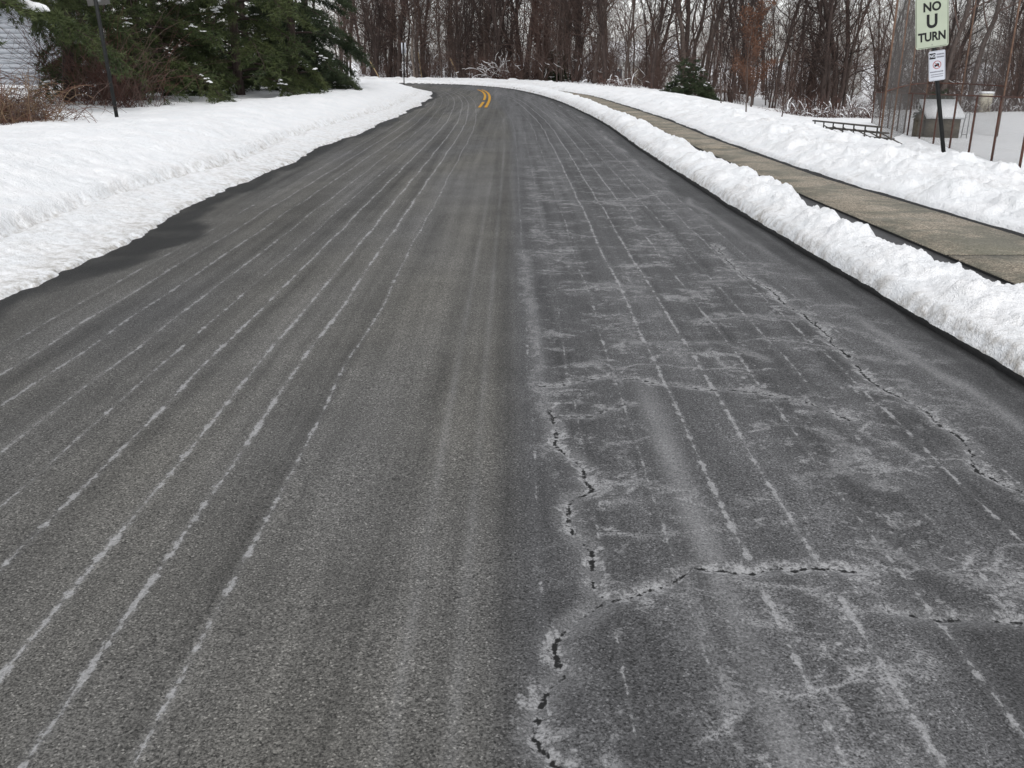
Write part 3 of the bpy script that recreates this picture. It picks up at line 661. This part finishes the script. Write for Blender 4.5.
evergreen('pine_tree', -13.6, 37.5, 26, 13, .2, .6, 3.6, 'pine standing behind the brown vines right of the slim black pole', 'needle_dark', snow=3)
evergreen('pine_tree', -12.4, 45.5, 27, 14, .2, .6, 3.8, 'rearmost pine hidden behind the evergreen row', 'needle_dark', snow=3, dens=.8)
evergreen('evergreen_shrub', *at(688, 90, Y=55).xy, 31, 2.5, .06, .12, 1.25, 'dark evergreen shrub flecked with snow at the woods edge', 'needle_dark', nb=36, snow=12, ln=.13, wd=.014, droop=.15, smax=.9)
evergreen('evergreen_shrub', *at(941, 90, Y=52).xy, 32, 1.9, .05, .1, 1.0, 'low dark evergreen behind the signpost, flecked with snow', 'needle_dark', nb=30, snow=16, ln=.13, wd=.014, droop=.15)
evergreen('young_fir', *at(555, 80, Y=69).xy, 33, 2.6, .05, .1, .85, 'little conifer thickly coated with snow at the road bend', 'needle_dark', nb=34, snow=120, ln=.12, wd=.014, droop=.25, smax=1.)

# rust leaved tree
def leafy(x, y):
    root = empty('rust_leaved_tree', (x, y, zsnow(x, y) - .05)); g = np.random.default_rng(40); T, C = MB(), MB()
    branch((T, C), g, np.array([0, 0, -.3]), np.array([.03, 0, 1.]), 5.6, .07, 0, 2, (2.2, 1.6, 1), .35, .05, .15, None, .14)
    T.build('trunk', M['bark'], root, True); C.build('limbs', M['twig'], root, True)
    Vc = np.concatenate(C.V); n = 5200; P = Vc[g.integers(len(Vc), size=n)] + g.normal(0, .1, (n, 3)); A = g.normal(0, 1, (n, 3)); A /= np.linalg.norm(A, axis=1)[:, None]; Bv = np.cross(A, g.normal(0, 1, (n, 3))); Bv /= np.linalg.norm(Bv, axis=1)[:, None]
    s = g.uniform(.03, .06, (n, 1)); V = np.stack([P - A * s, P + Bv * s * .55, P + A * s * 1.3, P - Bv * s * .55], 1).reshape(-1, 3)
    lv = obj('leaves', raw_mesh('leaves', V, np.arange(4 * n).reshape(-1, 4), M['leaf_rust'], False), root); lv['kind'] = 'stuff'
    tag(root, 'small tree still holding rust brown leaves at the field edge', 'tree')
p = at(752, 95, Y=56); leafy(p.x, p.y)

# brambles, vines, snow-laden fallen branches
def brambles(name, c, n, L, spread, mats, label, cat, seed, rr=.007, arch=1.2, lean=(0, 0), snow=0):
    g = np.random.default_rng(seed); root = empty(name, (c[0], c[1], zsnow(*c) - .05)); mbs = [MB() for _ in mats]; Sn = MB()
    for i in range(n):
        a = g.uniform(0, 6.28); q0 = np.array([g.normal(0, spread), g.normal(0, spread * .7), 0]); el = g.uniform(.5, 1.5); Lc = L * g.uniform(.45, 1.)
        d = np.array([math.cos(a) * math.cos(el) + lean[0], math.sin(a) * math.cos(el) + lean[1], math.sin(el)]); P = [q0]
        for k in range(7):
            d = d + g.normal(0, .13, 3) + np.array([0, 0, -.16 * arch * (k / 3.)]); d /= np.linalg.norm(d); q = P[-1] + d * Lc / 7
            if q[2] < .02: q[2] = .02
            P.append(q)
        mb = mbs[g.integers(len(mbs))]; mb.tube(P, np.linspace(rr, rr * .5, 8), 3)
        for _ in range(3):
            k = g.integers(2, 7); e = g.normal(0, 1, 3); e /= np.linalg.norm(e); mb.tube([P[k], P[k] + e * Lc * .08, P[k] + e * Lc * .17 + g.normal(0, .03, 3)], [rr * .6, rr * .5, rr * .35], 3)
        if snow and g.random() < snow:
            for _ in range(3):
                k = g.integers(1, 5); k2 = k + g.integers(2, 4); Q_ = np.array(P[k:k2 + 1]) + np.array([0, 0, rr * 1.5]); Sn.tube(Q_, g.uniform(.012, .034) * g.uniform(.4, 1.1, len(Q_)), 5)
    for nm, mb, m in zip(('canes', 'dead_stems', 'twigs'), mbs, mats):
        o = mb.build(nm, M[m], root, True); o['kind'] = 'stuff'
    if Sn.n: Sn.build('snow_load', M['snow'], root, True)['kind'] = 'stuff'
    return tag(root, label, cat)
brambles('bramble_bush', (-9.75, 18.6), 420, 1.3, .50, ('twig_red', 'straw', 'twig'), 'reddish brown bramble bush spilling onto the left snow bank', 'bush', 51, .007, 1.25, (.12, 0))
brambles('bramble_bush', (-12.0, 20.6), 60, 2.2, .8, ('twig_red', 'straw', 'twig'), 'taller tangle of tan and brown canes at the left picture edge', 'bush', 52, .008, .8)
brambles('vine_thicket', (-10.8, 26.0), 170, 3.0, .6, ('ivy', 'twig'), 'brown hanging vine tangle right of the slim black pole', 'bush', 53, .008, .55)
brambles('vine_thicket', (-12.6, 29.5), 260, 4.4, .8, ('ivy', 'twig'), 'dark brown vine tangle behind the slim black pole', 'bush', 54, .009, .35)
p = at(500, 78, Y=74); brambles('fallen_branches', (p.x, p.y), 120, 2.6, .35, ('ivy', 'twig'), 'arching fallen branches loaded with snow at the road bend', 'branches', 55, .012, 1.1, (-.25, 0), .5)
p = at(520, 78, Y=74); brambles('dark_brush_heap', (p.x, p.y), 260, 2.3, .7, ('ivy', 'twig'), 'heap of dark brush between snowy fallen branches and the little snowy conifer', 'bush', 56, .014, 1.0, (0, 0), .03)
for i, (px, Yd, n, lab) in enumerate([(800, 53, 120, 'snow dusted bush left of the bleachers under the dark many limbed tree'), (826, 52, 150, 'snow dusted bush at the wood edge above the bleacher rails'), (868, 52, 130, 'snow dusted bush beside the tall backstop'), (622, 57, 90, 'snow dusted brush in front of the white house'), (970, 58, 110, 'snowy bush on the far side of the ball field, right of the signpost'), (1005, 58, 110, 'snowy bush on the far side of the ball field at the right picture edge')]):
    p = at(px, 100, Y=Yd); brambles('snowy_bush', (p.x, p.y), n, 1.5, .7, ('twig', 'ivy'), lab, 'bush', 60 + i, .012, 1.1, (0, 0), .13)

# ------------------------------------------------------------------ signs and poles
def text_mesh(body, size, mat, bold=.0):
    cu = bpy.data.curves.new('lettering', 'FONT'); cu.body = body; cu.size = size; cu.align_x = 'CENTER'; cu.align_y = 'CENTER'; cu.extrude = .0006; cu.offset = bold; cu.resolution_u = 4
    t = bpy.data.objects.new('lettering', cu); col.objects.link(t); bpy.context.view_layer.update()
    me = bpy.data.meshes.new_from_object(t.evaluated_get(bpy.context.evaluated_depsgraph_get())); bpy.data.objects.remove(t)
    me.materials.clear(); me.materials.append(M[mat]); me.name = 'lettering'; return me
def rounded(w_, h_, r, t, k=5):
    P = []
    for cx, cy, a0 in ((w_/2-r, h_/2-r, 0), (-w_/2+r, h_/2-r, 90), (-w_/2+r, -h_/2+r, 180), (w_/2-r, -h_/2+r, 270)):
        for i in range(k + 1): a = R(a0 + 90 * i / k); P.append((cx + r * math.cos(a), cy + r * math.sin(a)))
    return P
def plate(name, w_, h_, r, t, mat, parent, z=0.):
    P = rounded(w_, h_, r, t); n = len(P); me = bpy.data.meshes.new(name)
    me.from_pydata([(x, y, z) for x, y in P] + [(x, y, z + t) for x, y in P], [], [tuple(range(n))[::-1], tuple(range(n, 2 * n))] + [(i, (i + 1) % n, n + (i + 1) % n, n + i) for i in range(n)])
    me.materials.append(mat); return obj(name, me, parent)
def ring(name, r0, r1, z0, z1, mat, parent, loc, n=28):
    V = [(r * math.cos(2*math.pi*i/n), r * math.sin(2*math.pi*i/n), z) for r, z in ((r0, z0), (r0, z1), (r1, z1), (r1, z0)) for i in range(n)]
    F = [(a*n+i, b*n+i, b*n+(i+1) % n, a*n+(i+1) % n) for a, b in ((0,1),(1,2),(2,3)) for i in range(n)]
    me = bpy.data.meshes.new(name); me.from_pydata(V, [], F); me.materials.append(mat); o = obj(name, me, parent); o.location = loc; return o
# sign post right: local frame X = sign right, Y = up the post, Z = towards the viewer
base = at(943.5, 152, z=.34); Ys = base.y
top = at(929.0, -8, Y=Ys); up = (top - base).normalized()
yaw = R(-12); fwd = Vector((math.sin(yaw), -math.cos(yaw), 0)); right = up.cross(fwd).normalized(); fwd = right.cross(up).normalized()
Mx = Matrix((right, up, fwd)).transposed().to_4x4(); Mx.translation = base - up * .45
post = empty('traffic_sign_post'); post.matrix_world = Mx
tag(post, 'leaning black post carrying a NO U TURN sign above a small notice', 'sign')
scl = (at(937, 60, Y=Ys) - at(937, 61, Y=Ys)).length
def hp(px, py): return (at(px, py, Y=Ys) - Mx.translation).dot(up)     # height along the post
mb = MB(); Ltop = hp(929, -8)
mb.box((-.027, 0, -.022), (-.019, Ltop, .018)); mb.box((.019, 0, -.022), (.027, Ltop, .018)); mb.box((-.027, 0, .018), (.027, Ltop, .024))
mb.build('post', M['black'], post)
ztop, zbot = hp(930, -5), hp(935, 47); H1 = ztop - zbot; W1 = .445
s1 = plate('sign_panel', W1, H1, .035, .003, M['sign_green'], post, .026); s1.location = (0, (ztop + zbot) / 2, 0); s1.rotation_euler = (0, 0, R(-5)); s1['label'] = 'pale green white panel reading NO U TURN'
bk = ring; 
# thin black border of the panel, drawn as four bars set in from the edge
mb = MB()
for sx in (-1, 1): mb.box((sx * (W1 / 2 - .012) - .0025, -H1 / 2 + .03, .0290), (sx * (W1 / 2 - .012) + .0025, H1 / 2 - .03, .0300))
for sy in (-1, 1): mb.box((-W1 / 2 + .03, sy * (H1 / 2 - .012) - .0025, .0290), (W1 / 2 - .03, sy * (H1 / 2 - .012) + .0025, .0300))
bd = mb.build('border', M['ink'], s1)
def word(body, size, y, parent, sx=1., mat='ink', bold=.004, x=0., z=.0305):
    o = obj('lettering', text_mesh(body, size, mat, bold), parent); o.location = (x, y, z); o.scale = (sx, 1, 1); return o
word('NO', .165, H1 * .27, s1, .92, bold=.006); word('U', .25, -H1 * .005, s1, .88, bold=.009); word('TURN', .165, -H1 * .29, s1, .84, bold=.006)
mb = MB()
for y_ in (H1 / 2 - .025, -H1 / 2 + .045): mb.tube([(0, y_, .029), (0, y_, .034)], .008, 6)
mb.build('bolt', M['galv'], s1)
z2t, z2b = hp(936, 50.5), hp(938.5, 80); H2 = z2t - z2b; W2 = .225
s2 = plate('notice_panel', W2, H2, .022, .003, M['sign_white'], post, .026); s2.location = (.012, (z2t + z2b) / 2, 0); s2.rotation_euler = (0, 0, R(-5)); s2['label'] = 'small white notice with a red prohibition circle'
mb = MB()
for sx in (-1, 1): mb.box((sx * (W2 / 2 - .008) - .0015, -H2 / 2 + .02, .0290), (sx * (W2 / 2 - .008) + .0015, H2 / 2 - .02, .0297))
for sy in (-1, 1): mb.box((-W2 / 2 + .02, sy * (H2 / 2 - .008) - .0015, .0290), (W2 / 2 - .02, sy * (H2 / 2 - .008) + .0015, .0297))
mb.build('border', M['inkgrey'], s2)
q = plate('black_square', .082, .082, .006, .001, M['ink'], s2, .0291); q.location = (-W2 * .27, H2 * .33, 0); word('NO', .058, H2 * .33, s2, .9, 'sign_white', .002, -W2 * .27, .0308)
g = np.random.default_rng(3)
def printed(rows, x0, x1, hgt, nm='small_print'):
    mb = MB()
    for y_ in rows:
        x = x0
        while x < x1 - .008:
            l = g.uniform(.008, .016); mb.box((x, y_ - hgt / 2, .0291), (min(x + l, x1), y_ + hgt / 2, .0298)); x += l + .004
    mb.build(nm, M['inkgrey'], s2)
printed((H2 * .375, H2 * .285), -.005, W2 / 2 - .018, .020); printed((-H2 * .20,), -W2 / 2 + .02, W2 / 2 - .02, .017); printed((-H2 * .29, -H2 * .36), -W2 / 2 + .028, W2 / 2 - .028, .011)
ring('prohibition_ring', .048, .058, .0291, .0300, M['red'], s2, (0, H2 * .03, 0))
mb = MB(); Ms = Matrix.Rotation(R(-45), 4, 'Z'); mb.box((-.05, -.0045, .0299), (.05, .0045, .0306), Ms); o = mb.build('prohibition_slash', M['red'], s2); o.location = (0, H2 * .03, 0)
mb = MB(); mb.box((-.034, -.022, .0291), (.03, .004, .0297)); mb.box((-.012, .004, .0291), (.026, .019, .0297)); mb.box((-.03, -.032, .0291), (-.02, -.022, .0297)); mb.box((.014, -.032, .0291), (.024, -.022, .0297))
o = mb.build('pictogram', M['ink'], s2); o.location = (0, H2 * .03, 0)

def px_pole(name, p0, p1, Yd, r, mat, label, cat, part='post', k=8, sink=.5):
    a, b = at(*p0, Y=Yd), at(*p1, Y=Yd); e = empty(name, a); mb = MB(); d = (b - a); dn = d.normalized()
    mb.tube([-dn * sink, d * .5, d], r, k); mb.build(part, mat, e, True); return tag(e, label, cat), d
# slim black pole on the left bank with the back of a sign near its top
pb = at(117, 118, z=.47)
e, d = px_pole('sign_pole', (117, 118), (91.5, -22), pb.y, .042, M['black'], 'slim black pole on the left snow bank carrying a sign seen from behind', 'sign')
mb = MB(); mb.box((-.22, .036, -.36), (.23, .042, .26)); o = mb.build('sign_back', M['sign_back'], e); o.location = d * .90 + Vector((.03, 0, .12)); o.rotation_euler = (0, R(-7), R(35))
mb = MB(); mb.box((-.05, -.0, -.30), (.05, .036, -.25)); mb.box((-.05, 0, .15), (.05, .036, .20)); o2 = mb.build('bracket', M['galv'], e); o2.location = o.location; o2.rotation_euler = o.rotation_euler
# far pole with two small plates seen nearly edge-on
e, d = px_pole('sign_pole', (404, 78.5), (403.5, 43), 62, .035, M['black'], 'far slim pole with narrow sign plates at the road bend', 'sign')
mb = MB()
mb.box((-.15, -.05, -.62), (-.09, .25, .02)); o = mb.build('sign_plate', M['sign_white'], e); o.location = d
mb = MB(); mb.box((.06, -.05, -.62), (.12, .25, .02)); o = mb.build('sign_plate', M['sign_white'], e); o.location = d
px_pole('wooden_stake', (421, 73), (418, 52), 79, .055, M['wood_pale'], 'upright pale wooden stake right of the far sign pole', 'stake', 'stake', 6)
px_pole('wooden_stake', (458, 75), (450, 58), 77.5, .06, M['wood_pale'], 'leaning pale wooden stake in the snow beyond the bend', 'stake', 'stake', 6)
px_pole('wooden_stake', (376, 72), (370, 61.5), 76, .04, M['wood_pale'], 'short leaning stake below the end of the evergreen row', 'stake', 'stake', 6)

# ------------------------------------------------------------------ ball field: fence, backstop, bleachers, box, frame
def chain(mb, a, b, z0a, z1a, z0b, z1b, step=.075, r=.0022):
    """diagonal wires of a chain-link panel between two posts"""
    a, b = Vector(a), Vector(b); L = (b - a).length; Hh = z1a - z0a; n = int((L + Hh) / step)
    for i in range(n + 1):
        for sgn in (1, -1):
            s0_ = i * step - (Hh if sgn > 0 else 0); s1_ = s0_ + sgn * Hh
            if sgn < 0: s0_, s1_ = i * step, i * step - Hh
            t0, t1 = 0., 1.
            lo, hi = min(s0_, s1_), max(s0_, s1_)
            if hi < 0 or lo > L: continue
            f = lambda s: (s - s0_) / (s1_ - s0_)
            ta, tb = f(min(max(s0_, 0), L)), f(min(max(s1_, 0), L))
            if abs(tb - ta) < 1e-3: continue
            pts = []
            for t in (ta, tb):
                s = s0_ + (s1_ - s0_) * t; q = s / L; p = a.lerp(b, q); z = (z0a + (z0b - z0a) * q) * (1 - t) + (z1a + (z1b - z1a) * q) * t; pts.append((p.x, p.y, z))
            mb.tube(pts, r, 3, False)
# low fence receding from the right picture edge
N = 11; fp = []
for i in range(N):
    k = i - 1; X_, Y_ = 12.57 + .58 * k, 24.7 + 2.5 * k; zr = np.interp(Y_, [20, 24.7, 42, 52], [.88, .76, .30, .04]); fp.append((X_, Y_, zr))
fence = empty('chain_link_fence', (fp[0][0], fp[0][1], zsnow(fp[0][0], fp[0][1])))
o0 = Vector(fence.location); wires = MB(); rail = MB()
for i, (X_, Y_, zr) in enumerate(fp):
    zg = zsnow(X_, Y_) - .3; mb = MB(); mb.tube([(X_ - o0.x, Y_ - o0.y, zg - o0.z), (X_ - o0.x, Y_ - o0.y, zr + .03 - o0.z)], .033, 8); mb.build('post', M['rust'], fence, True)
    if i < N - 1:
        n_ = fp[i + 1]; chain(wires, (X_ - o0.x, Y_ - o0.y, 0), (n_[0] - o0.x, n_[1] - o0.y, 0), zg + .25 - o0.z, zr - o0.z, zsnow(n_[0], n_[1]) - .05 - o0.z, n_[2] - o0.z)
        mb = MB(); mb.tube([(X_ - o0.x, Y_ - o0.y, zr - o0.z), (n_[0] - o0.x, n_[1] - o0.y, n_[2] - o0.z)], .022, 6); mb.build('top_rail', M['rust'], fence, True)
wires.build('wire_mesh', M['wire'], fence)
tag(fence, 'low chain link fence with rusty posts receding from the right edge', 'fence')
# tall backstop
BP = [(at(881, 130, Y=30).x, 30.), (at(892, 130, Y=34).x, 34.), (at(904, 130, Y=38.5).x, 38.5), (at(921, 130, Y=41).x, 41.), (at(956, 130, Y=40).x, 40.), (at(998, 130, Y=36).x, 36.)]
bs = empty('backstop', (*BP[0], zsnow(*BP[0]))); o0 = Vector(bs.location); wires = MB(); panel = MB()
for i, (X_, Y_) in enumerate(BP):
    zg = zsnow(X_, Y_) - .3; mb = MB(); mb.tube([(X_ - o0.x, Y_ - o0.y, zg - o0.z), (X_ - o0.x, Y_ - o0.y, 6.2)], .034, 8); mb.build('post', M['rust_tall'], bs, True)
    if i < len(BP) - 1:
        n_ = BP[i + 1]; zn = zsnow(*n_)
        mm = wires if i > 1 else panel
        chain(mm, (X_ - o0.x, Y_ - o0.y, 0), (n_[0] - o0.x, n_[1] - o0.y, 0), zg + .3 - o0.z, 6.1, zn - o0.z, 6.1, .09 if i > 1 else .10, .0018 if i > 1 else .0017)
        for zz in (2.0 - .3, 6.1):
            mb = MB(); mb.tube([(X_ - o0.x, Y_ - o0.y, zz), (n_[0] - o0.x, n_[1] - o0.y, zz)], .025, 6); mb.build('rail', M['rust'], bs, True)
wires.build('wire_mesh', M['wire'], bs); panel.build('wire_mesh', M['wire'], bs)
tag(bs, 'tall chain link backstop with rust orange posts behind the signpost', 'backstop')
# bleachers
bx0, by0, by1 = 10.3, 26.7, 32.6
bl = empty('bleachers', (bx0, by0, zsnow(bx0, by0))); zt = lambda y: np.interp(y, [26.7, 32.6], [-.12, -.30])
o0 = Vector(bl.location)
for r_ in range(3):
    xo = r_ * .42; dz = -.21 * r_
    mb = MB(); a, b = (xo, .6 * r_, zt(by0) + dz - o0.z), (xo, by1 - by0 - .35 * r_, zt(by1) + dz - o0.z)
    V = []
    for (x, y, z) in (a, b):
        for dx, d2 in ((-.11, -.025), (.11, -.025), (.11, .02), (-.11, .02)): V.append((x + dx * (.45 if r_ == 0 else 1), y, z + d2))
    mb.add(V, [(0, 3, 2, 1), (4, 5, 6, 7), (0, 1, 5, 4), (1, 2, 6, 5), (2, 3, 7, 6), (3, 0, 4, 7)]); mb.build('plank' if r_ else 'guard_rail', M['plank'], bl)
for i in range(7):
    y = .15 + i * (by1 - by0 - .3) / 6
    mb = MB(); z0 = zt(by0 + y) - o0.z
    mb.tube([(0, y, z0 - 1.2), (0, y, z0)], .022, 6); mb.tube([(0, y, z0 - .12), (.84, y, z0 - .52)], .018, 5); mb.tube([(.84, y, z0 - 1.3), (.84, y, z0 - .44)], .02, 5)
    mb.build('frame', M['plank'], bl)
tag(bl, 'snow drifted low bleachers with dark rails beside the field', 'bleachers')
# storage box under a snowy roof
c = at(938, 134.6, Y=35.5); zb = zsnow(c.x, c.y); sb = empty('storage_box', (c.x, c.y, zb), R(-8)); zo = c.z - zb
mb = MB(); mb.box((-.58, -.5, min(zo - .3, -.2)), (.58, .5, zo + .60)); mb.build('body', M['shed'], sb)
for i in range(4):
    mb = MB(); mb.box((-.57 + .288 * i, -.52, zo + .02), (-.57 + .288 * i + .27, -.503, zo + .57)); mb.build('board', M['shed'], sb)
mb = MB(); V = np.array([(-.66, -.62, .60), (.66, -.62, .60), (.66, .62, 1.12), (-.66, .62, 1.12), (-.66, -.62, .72), (.66, -.62, .72), (.66, .62, 1.24), (-.66, .62, 1.24)]); V[:, 2] += zo; mb.add(V, [(0,3,2,1),(4,5,6,7),(0,1,5,4),(1,2,6,5),(2,3,7,6),(3,0,4,7)]); mb.build('snow_roof', M['snow'], sb)
mb = MB(); mb.box((-.86, -.3, min(zo - .3, -.2)), (-.60, .3, zo + .5)); mb.build('side_bin', M['shed'], sb)
mb = MB(); V = np.array([(-.88, -.33, .5), (-.585, -.33, .5), (-.585, .33, .5), (-.88, .33, .5), (-.73, -.33, .72), (-.73, .33, .72)]); V[:, 2] += zo; mb.add(V, [(0, 1, 4, 4)][:0] or [(1, 2, 5, 4), (3, 0, 4, 5), (0, 3, 2, 1)]); mb.T.append(np.array([[0, 1, 4], [2, 3, 5]])); mb.build('bin_roof', M['shed'], sb)
tag(sb, 'drab brown storage box under a thick slab of snow behind the fence', 'storage box')
# thin tube frame standing in the field
c = at(964, 136, Y=35); zb = zsnow(c.x, c.y); fr = empty('tube_frame', (c.x, c.y, zb), R(20)); mb = MB(); zo = c.z - zb
mb.tube([(-.16, 0, zo - .4), (-.10, 0, zo + .45), (-.06, 0, zo + .78), (.02, 0, zo + .82), (.12, 0, zo + .80), (.12, 0, zo - .4)], .016, 6); mb.build('hoop', M['galv'], fr, True)
mb = MB(); mb.tube([(-.12, 0, zo + .05), (.12, 0, zo + .05)], .014, 6); mb.build('crossbar', M['galv'], fr, True)
tag(fr, 'thin grey tube hoop standing in the snow behind the fence', 'frame')
c = at(985, 103, Y=58); zb = zsnow(c.x, c.y); ub = empty('utility_cabinet', (c.x, c.y, zb))
mb = MB(); mb.box((-.32, -.2, -.2), (.32, .2, max(c.z - zb, 0) + .55)); mb.build('cabinet', M['siding_cream'], ub); mb = MB(); mb.box((-.36, -.24, max(c.z - zb, 0) + .55), (.36, .24, max(c.z - zb, 0) + .66)); mb.build('snow_cap', M['snow'], ub)
mb = MB(); mb.box((-.28, -.215, .05), (.28, -.202, max(c.z - zb, 0) + .5)); mb.build('door', M['siding_cream'], ub)
tag(ub, 'pale utility cabinet at the far side of the ball field', 'cabinet')

# ------------------------------------------------------------------ houses seen through the trees
def house(x, y, w_, d_, hw, roof, zb, wall, label, cat, rz=0, gable_front=False, wins=(), door=None):
    e = empty('house' if cat == 'house' else 'shed', (x, y, zb), rz)
    mb = MB(); mb.box((-w_/2, -d_/2, -.6), (w_/2, d_/2, hw)); mb.build('wall', wall, e)
    n = int(hw / .22); mb = MB()
    for i in range(n): mb.box((-w_/2 + .01, -d_/2 - .022, i * hw / n + .012), (w_/2 - .01, -d_/2 - .002, (i + 1) * hw / n - .008))
    o = mb.build('clapboards', wall, e); o['kind'] = 'stuff'
    ov = .35
    if gable_front: pts = [(-w_/2 - ov, hw - .1), (0, hw + roof), (w_/2 + ov, hw - .1)]; ax = 0; dd = d_/2 + ov
    else: pts = [(-d_/2 - ov, hw - .1), (0, hw + roof), (d_/2 + ov, hw - .1)]; ax = 1; dd = w_/2 + ov
    t = .28; V = []
    for s in (-dd, dd):
        for a, z in pts: V.append((a, s, z) if ax == 0 else (s, a, z))
        for a, z in pts: V.append((a, s, z + t) if ax == 0 else (s, a, z + t))
    mb = MB(); mb.add(V, [(0,1,4,3),(1,2,5,4),(6,9,10,7),(7,10,11,8),(3,4,10,9),(4,5,11,10),(0,6,7,1),(1,7,8,2),(0,3,9,6),(2,8,11,5)]); mb.build('roof', M['snow'], e)
    gp = [(-w_/2, hw), (w_/2, hw), (0, hw + roof * .93)] if gable_front else [(-d_/2, hw), (d_/2, hw), (0, hw + roof * .93)]
    mb = MB()
    for s in ((-d_/2, d_/2) if gable_front else (-w_/2, w_/2)):
        mb.V.append(np.array([(a, s, z) if gable_front else (s, a, z) for a, z in gp])); mb.T.append(np.array([[mb.n, mb.n + 1, mb.n + 2]])); mb.n += 3
    mb.build('gable', wall, e)
    for (wx, wz, ww, wh) in wins:
        mb = MB(); mb.box((wx - ww/2, -d_/2 - .05, wz - wh/2), (wx + ww/2, -d_/2 - .026, wz + wh/2)); wn = mb.build('window', M['trim'], e)
        mb = MB(); mb.box((wx - ww/2 + .08, -d_/2 - .058, wz - wh/2 + .08), (wx - .03, -d_/2 - .052, wz + wh/2 - .08)); mb.build('pane', M['glass'], wn)
        mb = MB(); mb.box((wx + .03, -d_/2 - .058, wz - wh/2 + .08), (wx + ww/2 - .08, -d_/2 - .052, wz + wh/2 - .08)); mb.build('pane', M['glass'], wn)
    if door:
        mb = MB(); mb.box((door - .5, -d_/2 - .06, 0), (door + .5, -d_/2 - .026, 2.05)); dr_ = mb.build('door', M['siding_cream'], e); mb = MB(); mb.tube([(door + .38, -d_/2 - .062, 1.), (door + .38, -d_/2 - .11, 1.)], .03, 6); mb.build('handle', M['galv'], dr_)
    return tag(e, label, cat)
p = at(640, 70, Y=112); house(p.x, 112, 10.5, 7, 2.9, 1.8, -1.3, M['siding'], 'low white house with a snowy roof seen through the trees', 'house', R(6), False, [(-3.4, 1.5, 1.2, 1.2), (1.0, 1.5, 1.2, 1.2), (3.9, 1.5, 1.0, 1.2)], -1.2)
M['siding_grey'] = plain('grey_siding', (.40, .42, .455), (.34, .36, .39), 4, .7, .3)
p = at(-5, 75, Y=50); house(p.x, 50, 8.5, 7, 3.6, 2.2, .35, M['siding_grey'], 'pale grey house half hidden behind the left bramble tangle', 'house', R(-4), False, [(1.2, 1.9, 1.2, 1.3), (-2.2, 1.9, 1.2, 1.3)])
p = at(67, 90, Y=27); place_tree('tall_b', p.x, 27, 1., .8, 'dark trunk between bramble bush and the slim black pole')
p = at(846, 75, Y=88); house(p.x, 88, 2.8, 3.2, 1.7, .75, -.75, M['siding'], 'small white gabled shed with a snowy roof deep in the woods', 'shed', R(-20), True, [(0, 1.0, .8, .7)])
p = at(712, 88, Y=80); lg = empty('fallen_log', (p.x, 80, zsnow(p.x, 80) + .35)); mb = MB(); mb.tube([(-1.6, 0, .1), (-.5, .1, .18), (.6, 0, .14), (1.7, -.1, .05)], [.16, .17, .15, .12], 8); mb.build('log', M['bark_pale'], lg, True)
mb = MB(); mb.tube([(-1.5, 0, .22), (-.4, .1, .30), (.6, 0, .25), (1.5, -.1, .14)], [.06, .1, .09, .05], 6); mb.build('snow_cap', M['snow'], lg, True); tag(lg, 'fallen log capped with snow right of the dark evergreen shrub', 'log')
